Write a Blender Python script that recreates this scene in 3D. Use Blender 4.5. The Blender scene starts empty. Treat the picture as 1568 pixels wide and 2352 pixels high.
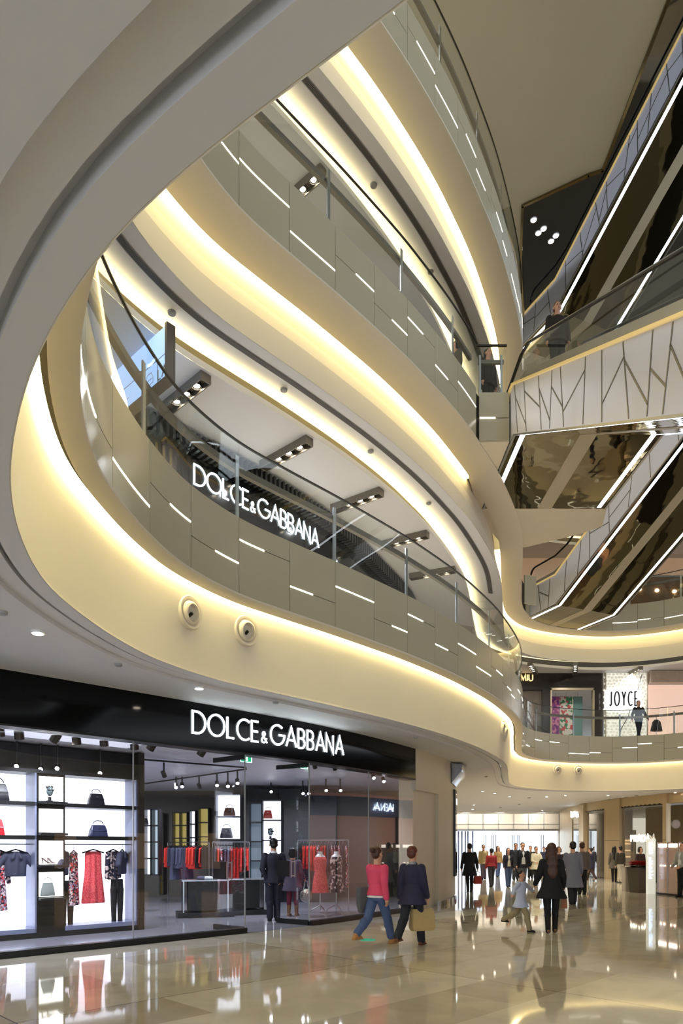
import bpy, math, random
from mathutils import Vector, Matrix, geometry
random.seed(7)
S = bpy.context.scene
COL = S.collection
PI = math.pi

# ------------------------------------------------------------ camera, world, light, exposure
FPX, HY, EYE = 1568.0, 1950.0, 1.6          # focal length and horizon in pixels of the 1568x2352 frame, eye height
cam = bpy.data.cameras.new('camera'); cam_o = bpy.data.objects.new('camera', cam); COL.objects.link(cam_o)
cam.sensor_fit = 'VERTICAL'; cam.sensor_height = 36.0; cam.sensor_width = 24.0
cam.lens = 36.0*FPX/2352.0
cam.shift_y = (HY-1176.0)/2352.0
cam.clip_start = 0.05; cam.clip_end = 400
cam_o.location = (0, 0, EYE); cam_o.rotation_euler = (PI/2, 0, 0)
S.camera = cam_o
S.view_settings.view_transform = 'Standard'; S.view_settings.look = 'None'
S.view_settings.gamma = 1; S.view_settings.use_curve_mapping = False
S.view_settings.exposure = 0.42
W = bpy.data.worlds.new('daylight'); S.world = W; W.use_nodes = True
W.node_tree.nodes['Background'].inputs[0].default_value = (0.82, 0.90, 1.0, 1)
W.node_tree.nodes['Background'].inputs[1].default_value = 1.75
COVE = 5.8            # strength of the warm cove strips
S.cycles.max_bounces = 8; S.cycles.diffuse_bounces = 4; S.cycles.glossy_bounces = 4
S.cycles.transmission_bounces = 4; S.cycles.transparent_max_bounces = 16
S.cycles.sample_clamp_indirect = 6.0; S.cycles.caustics_reflective = False; S.cycles.caustics_refractive = False

def lamp(kind, name, loc, power, color, target=None, size=0.1, angle=1.2, blend=0.6):
    l = bpy.data.lights.new(name, kind); l.energy = power; l.color = color
    if kind == 'SPOT': l.spot_size = angle; l.spot_blend = blend; l.shadow_soft_size = size
    elif kind == 'POINT': l.shadow_soft_size = size
    elif kind == 'AREA': l.size = size
    o = bpy.data.objects.new(name, l); COL.objects.link(o); o.location = loc
    if target is not None:
        o.rotation_euler = (Vector(target)-Vector(loc)).to_track_quat('-Z', 'Y').to_euler()
    return o

# ------------------------------------------------------------ materials
MATS = {}
def srgb(c):
    return tuple((x/12.92 if x <= 0.04045 else ((x+0.055)/1.055)**2.4) for x in c)
def mat(name, col, rough=0.5, metal=0.0, emit=0.0, ecol=None, noise=0.0, nscale=6.0, spec=0.5, bump=0.0, bscale=20.0, coat=0.0, alpha=1.0):
    if name in MATS: return MATS[name]
    m = bpy.data.materials.new(name); m.use_nodes = True; nt = m.node_tree; b = nt.nodes['Principled BSDF']
    c = (*srgb(col), 1)
    b.inputs['Base Color'].default_value = c; b.inputs['Roughness'].default_value = rough
    b.inputs['Metallic'].default_value = metal; b.inputs['Specular IOR Level'].default_value = spec
    b.inputs['Coat Weight'].default_value = coat
    b.inputs['Coat Roughness'].default_value = 0.05
    if emit > 0:
        b.inputs['Emission Color'].default_value = (*srgb(ecol or col), 1); b.inputs['Emission Strength'].default_value = emit
    if noise > 0 or bump > 0:
        tc = nt.nodes.new('ShaderNodeTexCoord'); n = nt.nodes.new('ShaderNodeTexNoise'); n.inputs['Scale'].default_value = nscale if noise > 0 else bscale
        n.inputs['Detail'].default_value = 3
        nt.links.new(tc.outputs['Object'], n.inputs['Vector'])
        if noise > 0:
            mx = nt.nodes.new('ShaderNodeMix'); mx.data_type = 'RGBA'
            mx.inputs[6].default_value = tuple(x*(1-noise) for x in c[:3])+(1,); mx.inputs[7].default_value = tuple(min(1, x*(1+noise)) for x in c[:3])+(1,)
            nt.links.new(n.outputs['Fac'], mx.inputs[0]); nt.links.new(mx.outputs[2], b.inputs['Base Color'])
        if bump > 0:
            n2 = nt.nodes.new('ShaderNodeTexNoise'); n2.inputs['Scale'].default_value = bscale; n2.inputs['Detail'].default_value = 2
            nt.links.new(tc.outputs['Object'], n2.inputs['Vector'])
            bp = nt.nodes.new('ShaderNodeBump'); bp.inputs['Strength'].default_value = bump; bp.inputs['Distance'].default_value = 0.1
            nt.links.new(n2.outputs['Fac'], bp.inputs['Height']); nt.links.new(bp.outputs[0], b.inputs['Normal'])
    MATS[name] = m; return m

def glass_mat(name, tint=(0.97, 0.99, 0.98), base=0.05, edge=0.75, power=3.5, rough=0.0):
    m = bpy.data.materials.new(name); m.use_nodes = True; nt = m.node_tree; nt.nodes.clear()
    out = nt.nodes.new('ShaderNodeOutputMaterial'); mix = nt.nodes.new('ShaderNodeMixShader')
    t = nt.nodes.new('ShaderNodeBsdfTransparent'); t.inputs[0].default_value = (*tint, 1)
    g = nt.nodes.new('ShaderNodeBsdfGlossy'); g.inputs['Roughness'].default_value = rough; g.inputs[0].default_value = (1, 1, 1, 1)
    lw = nt.nodes.new('ShaderNodeLayerWeight'); lw.inputs[0].default_value = 0.5
    p = nt.nodes.new('ShaderNodeMath'); p.operation = 'POWER'; p.inputs[1].default_value = power
    ma = nt.nodes.new('ShaderNodeMath'); ma.operation = 'MULTIPLY_ADD'; ma.inputs[1].default_value = edge; ma.inputs[2].default_value = base
    nt.links.new(lw.outputs['Facing'], p.inputs[0]); nt.links.new(p.outputs[0], ma.inputs[0]); nt.links.new(ma.outputs[0], mix.inputs[0])
    nt.links.new(t.outputs[0], mix.inputs[1]); nt.links.new(g.outputs[0], mix.inputs[2]); nt.links.new(mix.outputs[0], out.inputs[0])
    MATS[name] = m; return m

PLASTER = mat('cream_plaster', (0.90, 0.865, 0.79), 0.6, noise=0.015, nscale=1.5)
CEIL = mat('ceiling_paint', (0.85, 0.845, 0.85), 0.6, noise=0.012, nscale=1.2)
PANEL = mat('olive_glass_cladding', (0.76, 0.735, 0.63), 0.22, noise=0.02, nscale=0.7, spec=0.35)
GAP = mat('joint_dark', (0.25, 0.24, 0.2), 0.8, noise=0.05)  # dark colour of the backing behind panel joints
COVEM = mat('warm_cove_strip', (1, 0.93, 0.72), 0.5, emit=COVE, ecol=(1.0, 0.935, 0.70), noise=0.01)
COVEI = mat('warm_cove_strip_inner', (1, 0.93, 0.72), 0.5, emit=COVE*1.7, ecol=(1.0, 0.935, 0.70), noise=0.01)
COVEL = mat('warm_cove_strip_low', (1, 0.93, 0.72), 0.5, emit=COVE*3.2, ecol=(1.0, 0.935, 0.70), noise=0.01)
SLOT = mat('slot_light', (1, 1, 0.97), 0.5, emit=2.6, ecol=(1.0, 0.98, 0.93), noise=0.01)
WHITEL = mat('cool_strip_light', (1, 1, 1), 0.5, emit=3.2, ecol=(0.93, 0.96, 1.0), noise=0.01)
STEEL = mat('brushed_steel', (0.68, 0.69, 0.70), 0.28, 1.0, noise=0.05, nscale=30)
DSTEEL = mat('dark_rail_steel', (0.28, 0.27, 0.25), 0.35, 0.8, noise=0.05, nscale=30)
TAUPE = mat('taupe_rail', (0.48, 0.45, 0.40), 0.4, 0.3, noise=0.04, nscale=20)
GLASS = glass_mat('clear_glass', base=0.03, edge=0.4)
SHOPGLASS = glass_mat('shopfront_glass', tint=(0.985, 0.99, 1.0), base=0.035, edge=0.4, power=3.2)
BLACK = mat('gloss_black_panel', (0.03, 0.032, 0.04), 0.09, noise=0.05, spec=0.22)
MBLACK = mat('satin_black', (0.06, 0.06, 0.065), 0.4, noise=0.08, nscale=15)
DBROWN = mat('dark_bronze_panel', (0.24, 0.215, 0.185), 0.2, 0.4, noise=0.06)
WHITE = mat('white_lacquer', (0.92, 0.92, 0.93), 0.3, noise=0.01)
MIRROR = mat('tinted_mirror_soffit', (0.44, 0.415, 0.335), 0.03, 1.0, noise=0.03, nscale=1.0, bump=0.12, bscale=0.9)
CLAD = mat('white_escalator_cladding', (0.93, 0.93, 0.97), 0.35, noise=0.015, nscale=1.0)
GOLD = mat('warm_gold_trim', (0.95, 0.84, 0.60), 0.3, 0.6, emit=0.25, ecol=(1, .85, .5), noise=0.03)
CREAMBAND = mat('cream_band', (0.74, 0.70, 0.60), 0.4, noise=0.02)
SIGN = mat('sign_white_glow', (1, 1, 1), 0.5, emit=4.5, ecol=(0.90, 0.97, 1.0), noise=0.01)
LAMPM = mat('lamp_face', (1, 0.97, 0.9), 0.5, emit=22.0, ecol=(1, 0.93, 0.82), noise=0.01)
COOLLAMP = mat('cool_lamp_face', (1, 1, 1), 0.5, emit=22.0, ecol=(0.95, 0.96, 1.0), noise=0.01)
WHITEGLOW = mat('white_panel_glow', (1, 1, 1), 0.5, emit=1.5, ecol=(0.92, 0.94, 1.0), noise=0.01)  # emission stands in for spotlight falling on the white bay backs
LIGHTBOX = mat('light_box_white', (1, 1, 1), 0.5, emit=2.2, ecol=(1, 1, 0.97), noise=0.01)
GREEN = mat('exit_sign_green', (0.1, 0.75, 0.5), 0.5, emit=1.6, ecol=(0.15, 0.9, 0.6), noise=0.02)
GREENW = mat('exit_sign_pale', (0.8, 1, 0.9), 0.5, emit=2.5, noise=0.01)
GREY = mat('grey_plastic', (0.62, 0.62, 0.62), 0.45, noise=0.02)
BRONZE = mat('bronze_metal_wall', (0.76, 0.68, 0.54), 0.32, 0.5, noise=0.12, nscale=1.4)
STONE = mat('beige_stone_wall', (0.80, 0.76, 0.67), 0.35, noise=0.03, nscale=2)

# ------------------------------------------------------------ mesh builder
class M:
    def __init__(s): s.v = []; s.f = []
    def add(s, vs, fs):
        o = len(s.v); s.v += [tuple(p) for p in vs]; s.f += [tuple(i+o for i in f) for f in fs]; return s
    def box(s, c, d, rz=0.0, rx=0.0):
        x, y, z = d[0]/2, d[1]/2, d[2]/2; R = Matrix.Rotation(rz, 3, 'Z') @ Matrix.Rotation(rx, 3, 'X')
        vs = [Vector(c)+R @ Vector(p) for p in [(-x,-y,-z),(x,-y,-z),(x,y,-z),(-x,y,-z),(-x,-y,z),(x,-y,z),(x,y,z),(-x,y,z)]]
        return s.add(vs, [(0,3,2,1),(4,5,6,7),(0,1,5,4),(1,2,6,5),(2,3,7,6),(3,0,4,7)])
    def hexa(s, p):      # eight corners: bottom loop then top loop
        return s.add(p, [(0,3,2,1),(4,5,6,7),(0,1,5,4),(1,2,6,5),(2,3,7,6),(3,0,4,7)])
    def prism(s, poly, z0, z1):
        n = len(poly); t = geometry.tessellate_polygon([[Vector((p[0], p[1], 0)) for p in poly]])
        vs = [(p[0], p[1], z0) for p in poly]+[(p[0], p[1], z1) for p in poly]
        fs = [tuple(a) for a in t]+[tuple(i+n for i in a) for a in t]+[(i, (i+1) % n, (i+1) % n+n, i+n) for i in range(n)]
        return s.add(vs, fs)
    def plate(s, pts, z, holes=()):
        loops = [[Vector((p[0], p[1], 0)) for p in pts]]+[[Vector((p[0], p[1], 0)) for p in h] for h in holes]
        flat = [p for l in loops for p in l]
        t = geometry.tessellate_polygon(loops)
        return s.add([(p.x, p.y, z) for p in flat], [tuple(a) for a in t])
    def loft(s, rows, closed=True, caps=True):
        n = len(rows[0]); vs = [p for r in rows for p in r]; fs = []
        m = n if closed else n-1
        for i in range(len(rows)-1):
            for j in range(m):
                fs.append((i*n+j, i*n+(j+1) % n, (i+1)*n+(j+1) % n, (i+1)*n+j))
        if caps and closed:
            fs.append(tuple(range(n-1, -1, -1))); fs.append(tuple((len(rows)-1)*n+j for j in range(n)))
        return s.add(vs, fs)
    def tube(s, path, r, n=8, caps=True, ry=None):
        path = [Vector(p) for p in path]; rows = []; L = len(path)
        for i, p in enumerate(path):
            d = (path[min(i+1, L-1)]-path[max(i-1, 0)])
            if d.length < 1e-9: d = Vector((0, 0, 1))
            d.normalize(); up = Vector((0, 0, 1)) if abs(d.z) < 0.95 else Vector((0, 1, 0))
            a = d.cross(up).normalized(); b = a.cross(d).normalized()
            rr = r[i] if isinstance(r, (list, tuple)) else r; r2 = rr if ry is None else ry
            rows.append([p+a*math.cos(2*PI*k/n)*rr+b*math.sin(2*PI*k/n)*r2 for k in range(n)])
        return s.loft(rows, True, caps)
    def cyl(s, a, b, r, n=12, r2=None):
        return s.tube([a, b], [r, r if r2 is None else r2], n)
    def ell(s, c, r, n=12, m=8, R=None):
        c = Vector(c); rows = []
        for i in range(m+1):
            t = -PI/2+PI*i/m
            t = max(min(t, PI/2-0.02), -PI/2+0.02)
            row = [Vector((r[0]*math.cos(t)*math.cos(2*PI*k/n), r[1]*math.cos(t)*math.sin(2*PI*k/n), r[2]*math.sin(t))) for k in range(n)]
            rows.append([c+(R @ p if R else p) for p in row])
        return s.loft(rows)
    def cap(s, a, b, ra, rb=None, n=10):
        a = Vector(a); b = Vector(b); rb = ra if rb is None else rb; d = b-a
        if d.length < 1e-6: return s.ell(a, (ra, ra, ra), n, 6)
        u = d.normalized(); up = Vector((0, 0, 1)) if abs(u.z) < 0.9 else Vector((0, 1, 0))
        x = u.cross(up).normalized(); y = x.cross(u).normalized(); rows = []
        for t in (-88, -55, -25, 0): rows.append((a+u*ra*math.sin(math.radians(t)), ra*math.cos(math.radians(t))))
        for t in (0, 25, 55, 88): rows.append((b+u*rb*math.sin(math.radians(t)), rb*math.cos(math.radians(t))))
        return s.loft([[p+x*math.cos(2*PI*k/n)*r+y*math.sin(2*PI*k/n)*r for k in range(n)] for p, r in rows])
    def build(s, name, m, parent=None, smooth=False, kind=None, **kw):
        me = bpy.data.meshes.new(name); me.from_pydata([tuple(p) for p in s.v], [], s.f); me.update()
        import bmesh
        bm = bmesh.new(); bm.from_mesh(me); bmesh.ops.recalc_face_normals(bm, faces=bm.faces); bm.to_mesh(me); bm.free()
        if smooth:
            me.polygons.foreach_set('use_smooth', [True]*len(me.polygons))
            try: me.set_sharp_from_angle(angle=0.7)
            except Exception: pass
        me.materials.append(m)
        o = bpy.data.objects.new(name, me); COL.objects.link(o)
        if parent is not None: o.parent = parent
        if kind: o['kind'] = kind
        for k, val in kw.items(): o[k] = val
        return o

def thing(name, label, cat, loc=(0, 0, 0), rz=0.0, group=None):
    o = bpy.data.objects.new(name, None); COL.objects.link(o); o.empty_display_size = 0.1
    o.location = loc; o.rotation_euler = (0, 0, rz); o['label'] = label; o['category'] = cat
    if group: o['group'] = group
    return o
def tag(o, label, cat, group=None):
    o['label'] = label; o['category'] = cat
    if group: o['group'] = group
    return o
KIDS = {}
def copy_tree(o, loc=None, rz=None, label=None, parent=None, root=True):
    c = o.copy(); COL.objects.link(c)
    if parent is not None: c.parent = parent
    for ch in [k for k in bpy.data.objects if k.parent == o]: copy_tree(ch, parent=c, root=False)
    if root:
        if loc is not None: c.location = loc
        if rz is not None: c.rotation_euler = (0, 0, rz)
        if label: c['label'] = label
    return c
def remesh(mb, voxel):
    me = bpy.data.meshes.new('tmp'); me.from_pydata([tuple(p) for p in mb.v], [], mb.f); me.update()
    import bmesh
    bm = bmesh.new(); bm.from_mesh(me); bmesh.ops.recalc_face_normals(bm, faces=bm.faces); bm.to_mesh(me); bm.free()
    o = bpy.data.objects.new('tmp', me); COL.objects.link(o)
    md = o.modifiers.new('r', 'REMESH'); md.mode = 'VOXEL'; md.voxel_size = voxel; md.use_smooth_shade = True
    sm = o.modifiers.new('s', 'SMOOTH'); sm.iterations = 4; sm.factor = 0.5
    dg = bpy.context.evaluated_depsgraph_get(); ev = o.evaluated_get(dg)
    out = bpy.data.meshes.new_from_object(ev); bpy.data.objects.remove(o); bpy.data.meshes.remove(me)
    out.polygons.foreach_set('use_smooth', [True]*len(out.polygons))
    return out
def mesh_obj(name, me, m, parent=None):
    me = me; me.materials.clear(); me.materials.append(m); me.name = name
    o = bpy.data.objects.new(name, me); COL.objects.link(o)
    if parent is not None: o.parent = parent
    return o

def P3(px, py, Y):       # world point seen at (px, py) of the photograph at distance Y
    return Vector(((px-784)/FPX*Y, Y, EYE+(HY-py)/FPX*Y))
def hit(px, p0, d):      # plan position where the sight line of column px meets the line p0 + t d
    k = (px-784)/FPX
    t = (k*p0[1]-p0[0])/(d[0]-k*d[1]); return (p0[0]+t*d[0], p0[1]+t*d[1]), t

# ------------------------------------------------------------ plan curves
def catmull(pts, closed, sub=12):
    n = len(pts); out = []
    rng = range(n) if closed else range(n-1)
    for i in rng:
        if closed: p = [pts[(i+k-1) % n] for k in range(4)]
        else: p = [pts[max(min(i+k-1, n-1), 0)] for k in range(4)]
        for j in range(sub):
            t = j/sub; q = []
            for a in (0, 1):
                p0, p1, p2, p3 = (p[k][a] for k in range(4))
                q.append(0.5*((2*p1)+(-p0+p2)*t+(2*p0-5*p1+4*p2-p3)*t*t+(-p0+3*p1-3*p2+p3)*t**3))
            out.append(tuple(q))
    if not closed: out.append(tuple(pts[-1]))
    return out
class Curve:
    def __init__(s, pts, closed=False, step=0.12, smooth=0, sub=12):
        c = catmull(pts, closed, sub)
        if closed: c = c+[c[0]]
        d = [0.0]
        for i in range(1, len(c)): d.append(d[-1]+math.dist(c[i], c[i-1]))
        s.L = d[-1]; s.n = int(s.L/step); s.closed = closed; s.step = s.L/s.n; s.p = []
        j = 0
        for i in range(s.n+(0 if closed else 1)):
            t = i*s.step
            while j < len(d)-2 and d[j+1] < t: j += 1
            f = (t-d[j])/max(1e-9, d[j+1]-d[j]); s.p.append((c[j][0]+(c[j+1][0]-c[j][0])*f, c[j][1]+(c[j+1][1]-c[j][1])*f))
        for _ in range(smooth):
            q = s.p; N = len(q)
            s.p = [((q[i-1][0]+q[i][0]*2+q[(i+1) % N][0])/4, (q[i-1][1]+q[i][1]*2+q[(i+1) % N][1])/4) if (closed or 0 < i < N-1) else q[i] for i in range(N)]
        N = len(s.p); s.nr = []
        for i in range(N):
            a = s.p[(i-1) % N] if closed else s.p[max(i-1, 0)]; b = s.p[(i+1) % N] if closed else s.p[min(i+1, N-1)]
            dx, dy = b[0]-a[0], b[1]-a[1]; l = math.hypot(dx, dy); s.nr.append((-dy/l, dx/l))
    def at(s, t, off=0.0):
        N = len(s.p); u = t/s.step; i = int(math.floor(u)); f = u-i
        if s.closed: a, b = i % N, (i+1) % N
        else:
            a = max(min(i, N-1), 0); b = max(min(i+1, N-1), 0)
        x = s.p[a][0]*(1-f)+s.p[b][0]*f; y = s.p[a][1]*(1-f)+s.p[b][1]*f
        nx = s.nr[a][0]*(1-f)+s.nr[b][0]*f; ny = s.nr[a][1]*(1-f)+s.nr[b][1]*f
        return (x+nx*off, y+ny*off)
    def near(s, x, y):
        i = min(range(len(s.p)), key=lambda k: (s.p[k][0]-x)**2+(s.p[k][1]-y)**2); return i*s.step
    def ang(s, t):
        a = s.at(t-0.05); b = s.at(t+0.05); return math.atan2(b[1]-a[1], b[0]-a[0])
    def loop(s, off): return [s.at(i*s.step, off) for i in range(len(s.p))]
    def sweep(s, mb, prof, t0, t1, closed_prof=True, step=0.15):
        n = max(1, int(round((t1-t0)/step))); rows = []
        for i in range(n+1):
            t = t0+(t1-t0)*i/n
            rows.append([(*s.at(t, o), z) for o, z in prof])
        return mb.loft(rows, closed_prof, closed_prof)

RING = Curve([(9,0.6),(5,0.7),(2.4,1.35),(0.45,2.55),(-0.42,3.12),(-0.83,3.48),(-1.22,3.92),(-1.52,4.35),(-1.84,4.9),(-2.05,5.35),(-2.22,5.8),(-2.36,6.3),(-2.45,6.75),(-2.48,7.2),(-2.43,7.97),(-2.33,8.62),(-2.12,9.4),(-1.58,10.38),(-0.9,11.15),(-0.11,11.98),(0.62,12.79),(1.32,13.6),(2.0,14.47),(2.59,15.28),(3.2,16.22),(4.2,17.95),(5.36,20.5),(6.0,22.6),(6.65,25.2),(7.5,28.0),(8.9,29.7),(11.4,30.6),(13.4,30.4),(15.2,29.2),(17.3,26.5),(18.6,22),(18.6,14),(17,6),(13.5,1.8)], closed=True, step=0.12, smooth=6)
F = {0: 0.0, 1: 6.65, 2: 12.55, 3: 18.45, 4: 24.35}
C = {0: 4.25, 1: 10.15, 2: 16.05, 3: 23.2}
T_NEAR = RING.near(0.45, 2.55); T_LEFT = RING.near(-1.5, 4.3); T_547 = RING.near(-1.58, 10.38)
T_BOX = RING.near(3.3, 16.4); T_FAR0 = RING.near(5.9, 22.1); T_FAR = RING.near(11.4, 30.6); T_END = RING.near(17.3, 26.5)
# ------------------------------------------------------------ setting: floor and ceilings
def floor_mat():
    m = bpy.data.materials.new('polished_marble_tiles'); m.use_nodes = True; nt = m.node_tree; b = nt.nodes['Principled BSDF']
    tc = nt.nodes.new('ShaderNodeTexCoord'); mp = nt.nodes.new('ShaderNodeMapping'); mp.inputs['Rotation'].default_value = (0, 0, math.radians(-45)); mp.inputs['Location'].default_value = (-2.32, -1.76, 0)
    nt.links.new(tc.outputs['Object'], mp.inputs[0])
    def brick(w, h, mortar, off=0.5):
        k = nt.nodes.new('ShaderNodeTexBrick'); k.inputs['Scale'].default_value = 1; k.inputs['Brick Width'].default_value = w; k.inputs['Row Height'].default_value = h
        k.inputs['Mortar Size'].default_value = mortar; k.inputs['Mortar Smooth'].default_value = 0.1; k.offset = off
        nt.links.new(mp.outputs[0], k.inputs[0]); return k
    k1 = brick(2.4, 0.96, 0.0, 0.37); k1.inputs['Color1'].default_value = (*srgb((0.90, 0.875, 0.80)), 1); k1.inputs['Color2'].default_value = (*srgb((0.76, 0.715, 0.62)), 1); k1.inputs['Mortar'].default_value = (*srgb((0.84, .80, .72)), 1)
    k2 = brick(4.8, 4.8, 0.008, 0.0); k2.inputs['Color1'].default_value = (1, 1, 1, 1); k2.inputs['Color2'].default_value = (1, 1, 1, 1); k2.inputs['Mortar'].default_value = (0.35, 0.32, 0.28, 1)
    n = nt.nodes.new('ShaderNodeTexNoise'); n.inputs['Scale'].default_value = 1.3; n.inputs['Detail'].default_value = 5; n.inputs['Distortion'].default_value = 1.2
    nt.links.new(mp.outputs[0], n.inputs[0])
    r = nt.nodes.new('ShaderNodeMapRange'); r.inputs[1].default_value = 0.3; r.inputs[2].default_value = 0.7; r.inputs[3].default_value = 0.9; r.inputs[4].default_value = 1.06
    nt.links.new(n.outputs[0], r.inputs[0])
    a = nt.nodes.new('ShaderNodeMix'); a.data_type = 'RGBA'; a.blend_type = 'MULTIPLY'; a.inputs[0].default_value = 1
    nt.links.new(k1.outputs[0], a.inputs[6]); nt.links.new(k2.outputs[0], a.inputs[7])
    c = nt.nodes.new('ShaderNodeMix'); c.data_type = 'RGBA'; c.blend_type = 'MULTIPLY'; c.inputs[0].default_value = 1
    nt.links.new(a.outputs[2], c.inputs[6]); nt.links.new(r.outputs[0], c.inputs[7])
    nt.links.new(c.outputs[2], b.inputs['Base Color']); b.inputs['Roughness'].default_value = 0.045; b.inputs['Specular IOR Level'].default_value = 0.75
    return m
FLOORM = floor_mat()
OUT = [(-30, -8), (34, -8), (34, 58), (-30, 58)]
mb = M(); mb.box((2, 25, -0.15), (64, 66, 0.3)); mb.build('floor', FLOORM, kind='structure')
# ground-level ceiling with two shadow grooves running round the void
E0 = 0.48
def cplate(mb, o0, z0, o1, z1):   # ring strip between two offsets of the void's edge
    RING.sweep(mb, [(o0, z0), (o1, z1)], 0, RING.L, False, 0.2)
mb = M()
cplate(mb, 0.67, C[0], E0+0.01, C[0]); cplate(mb, 0.67, C[0], 0.67, C[0]+0.09); cplate(mb, 0.73, C[0]+0.09, 0.67, C[0]+0.09); cplate(mb, 0.73, C[0]+0.09, 0.73, C[0]+0.02)
cplate(mb, 0.89, C[0]+0.02, 0.73, C[0]+0.02); cplate(mb, 0.89, C[0]+0.02, 0.93, C[0]+0.02); cplate(mb, 0.93, C[0]+0.02, 0.93, C[0]-0.03)
mb.plate(OUT, C[0]-0.03, holes=[RING.loop(0.93)])
mb.build('ceiling', CEIL, kind='structure')
gm = M(); RING.sweep(gm, [(0.672, C[0]+0.088), (0.728, C[0]+0.088), (0.728, C[0]+0.07), (0.672, C[0]+0.07)], RING.near(-2.45, 6.0), RING.near(6.0, 22.6))
gm.build('trim_1', STEEL, kind='structure', label='bright metal inlay in the ceiling groove')
for lv in (1, 2):      # storey ceilings: outer ring, then the dropped inner ceiling behind a cove
    z = C[lv]; mb = M()
    cplate(mb, 1.95, z+0.36, 0.66, z); mb.build('ceiling', CEIL, kind='structure')
    mb = M(); mb.plate(OUT, z-0.05, holes=[RING.loop(1.75)]); cplate(mb, 1.75, z-0.05, 1.75, z+0.07); mb.build('ceiling', CEIL, kind='structure')
mb = M(); mb.plate(OUT, 30.3); mb.build('ceiling', mat('bronze_mirror_ceiling', (0.50, 0.47, 0.42), 0.06, 0.9, noise=0.1, nscale=0.5), kind='structure')

# storey slabs
for lv in (1, 2, 3):
    mb = M(); mb.plate(OUT, F[lv], holes=[RING.loop(0.3)]); mb.plate(OUT, F[lv]-0.8, holes=[RING.loop(1.2)])
    mb.build('floor', STONE, kind='structure')

# ------------------------------------------------------------ balcony fronts
SEQ = {1: [(-3, .28, 0, 1), (-2, .55, .5, 1), (-1, .39, .5, 1), (0, .71, 0, .5), (1, .36, 0, .5), (2, .62, 0, 1), (3, .36, .5, 1), (4, .68, 0, .55), (5, .38, 0, .55), (6, .62, 0, 1), (7, .38, 0, 1), (8, .6, .4, 1)],
       2: [(0, .63, 0, 1), (1, .30, 0, 1), (2, .55, .5, 1), (3, .37, .5, 1), (4, .69, 0, .55), (5, .39, 0, .55), (6, .6, 0, 1), (7, .4, .4, 1)],
       3: [(3, .45, 0, .6), (4, .6, .3, 1), (5, .4, 0, 1), (6, .62, .4, 1), (7, .4, 0, .6), (8, .55, .4, 1)]}
PITCH = 1.075
names = {1: 'first', 2: 'second', 3: 'third'}
LB = {1: 'cream balcony front sweeping over the large lit shopfront, olive panels and glowing cove below',
      2: 'middle cream balcony front whose long glowing cove ends at the escalator landing',
      3: 'topmost cream balcony front with a thin bright cove, just under the flat brown ceiling'}
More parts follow.
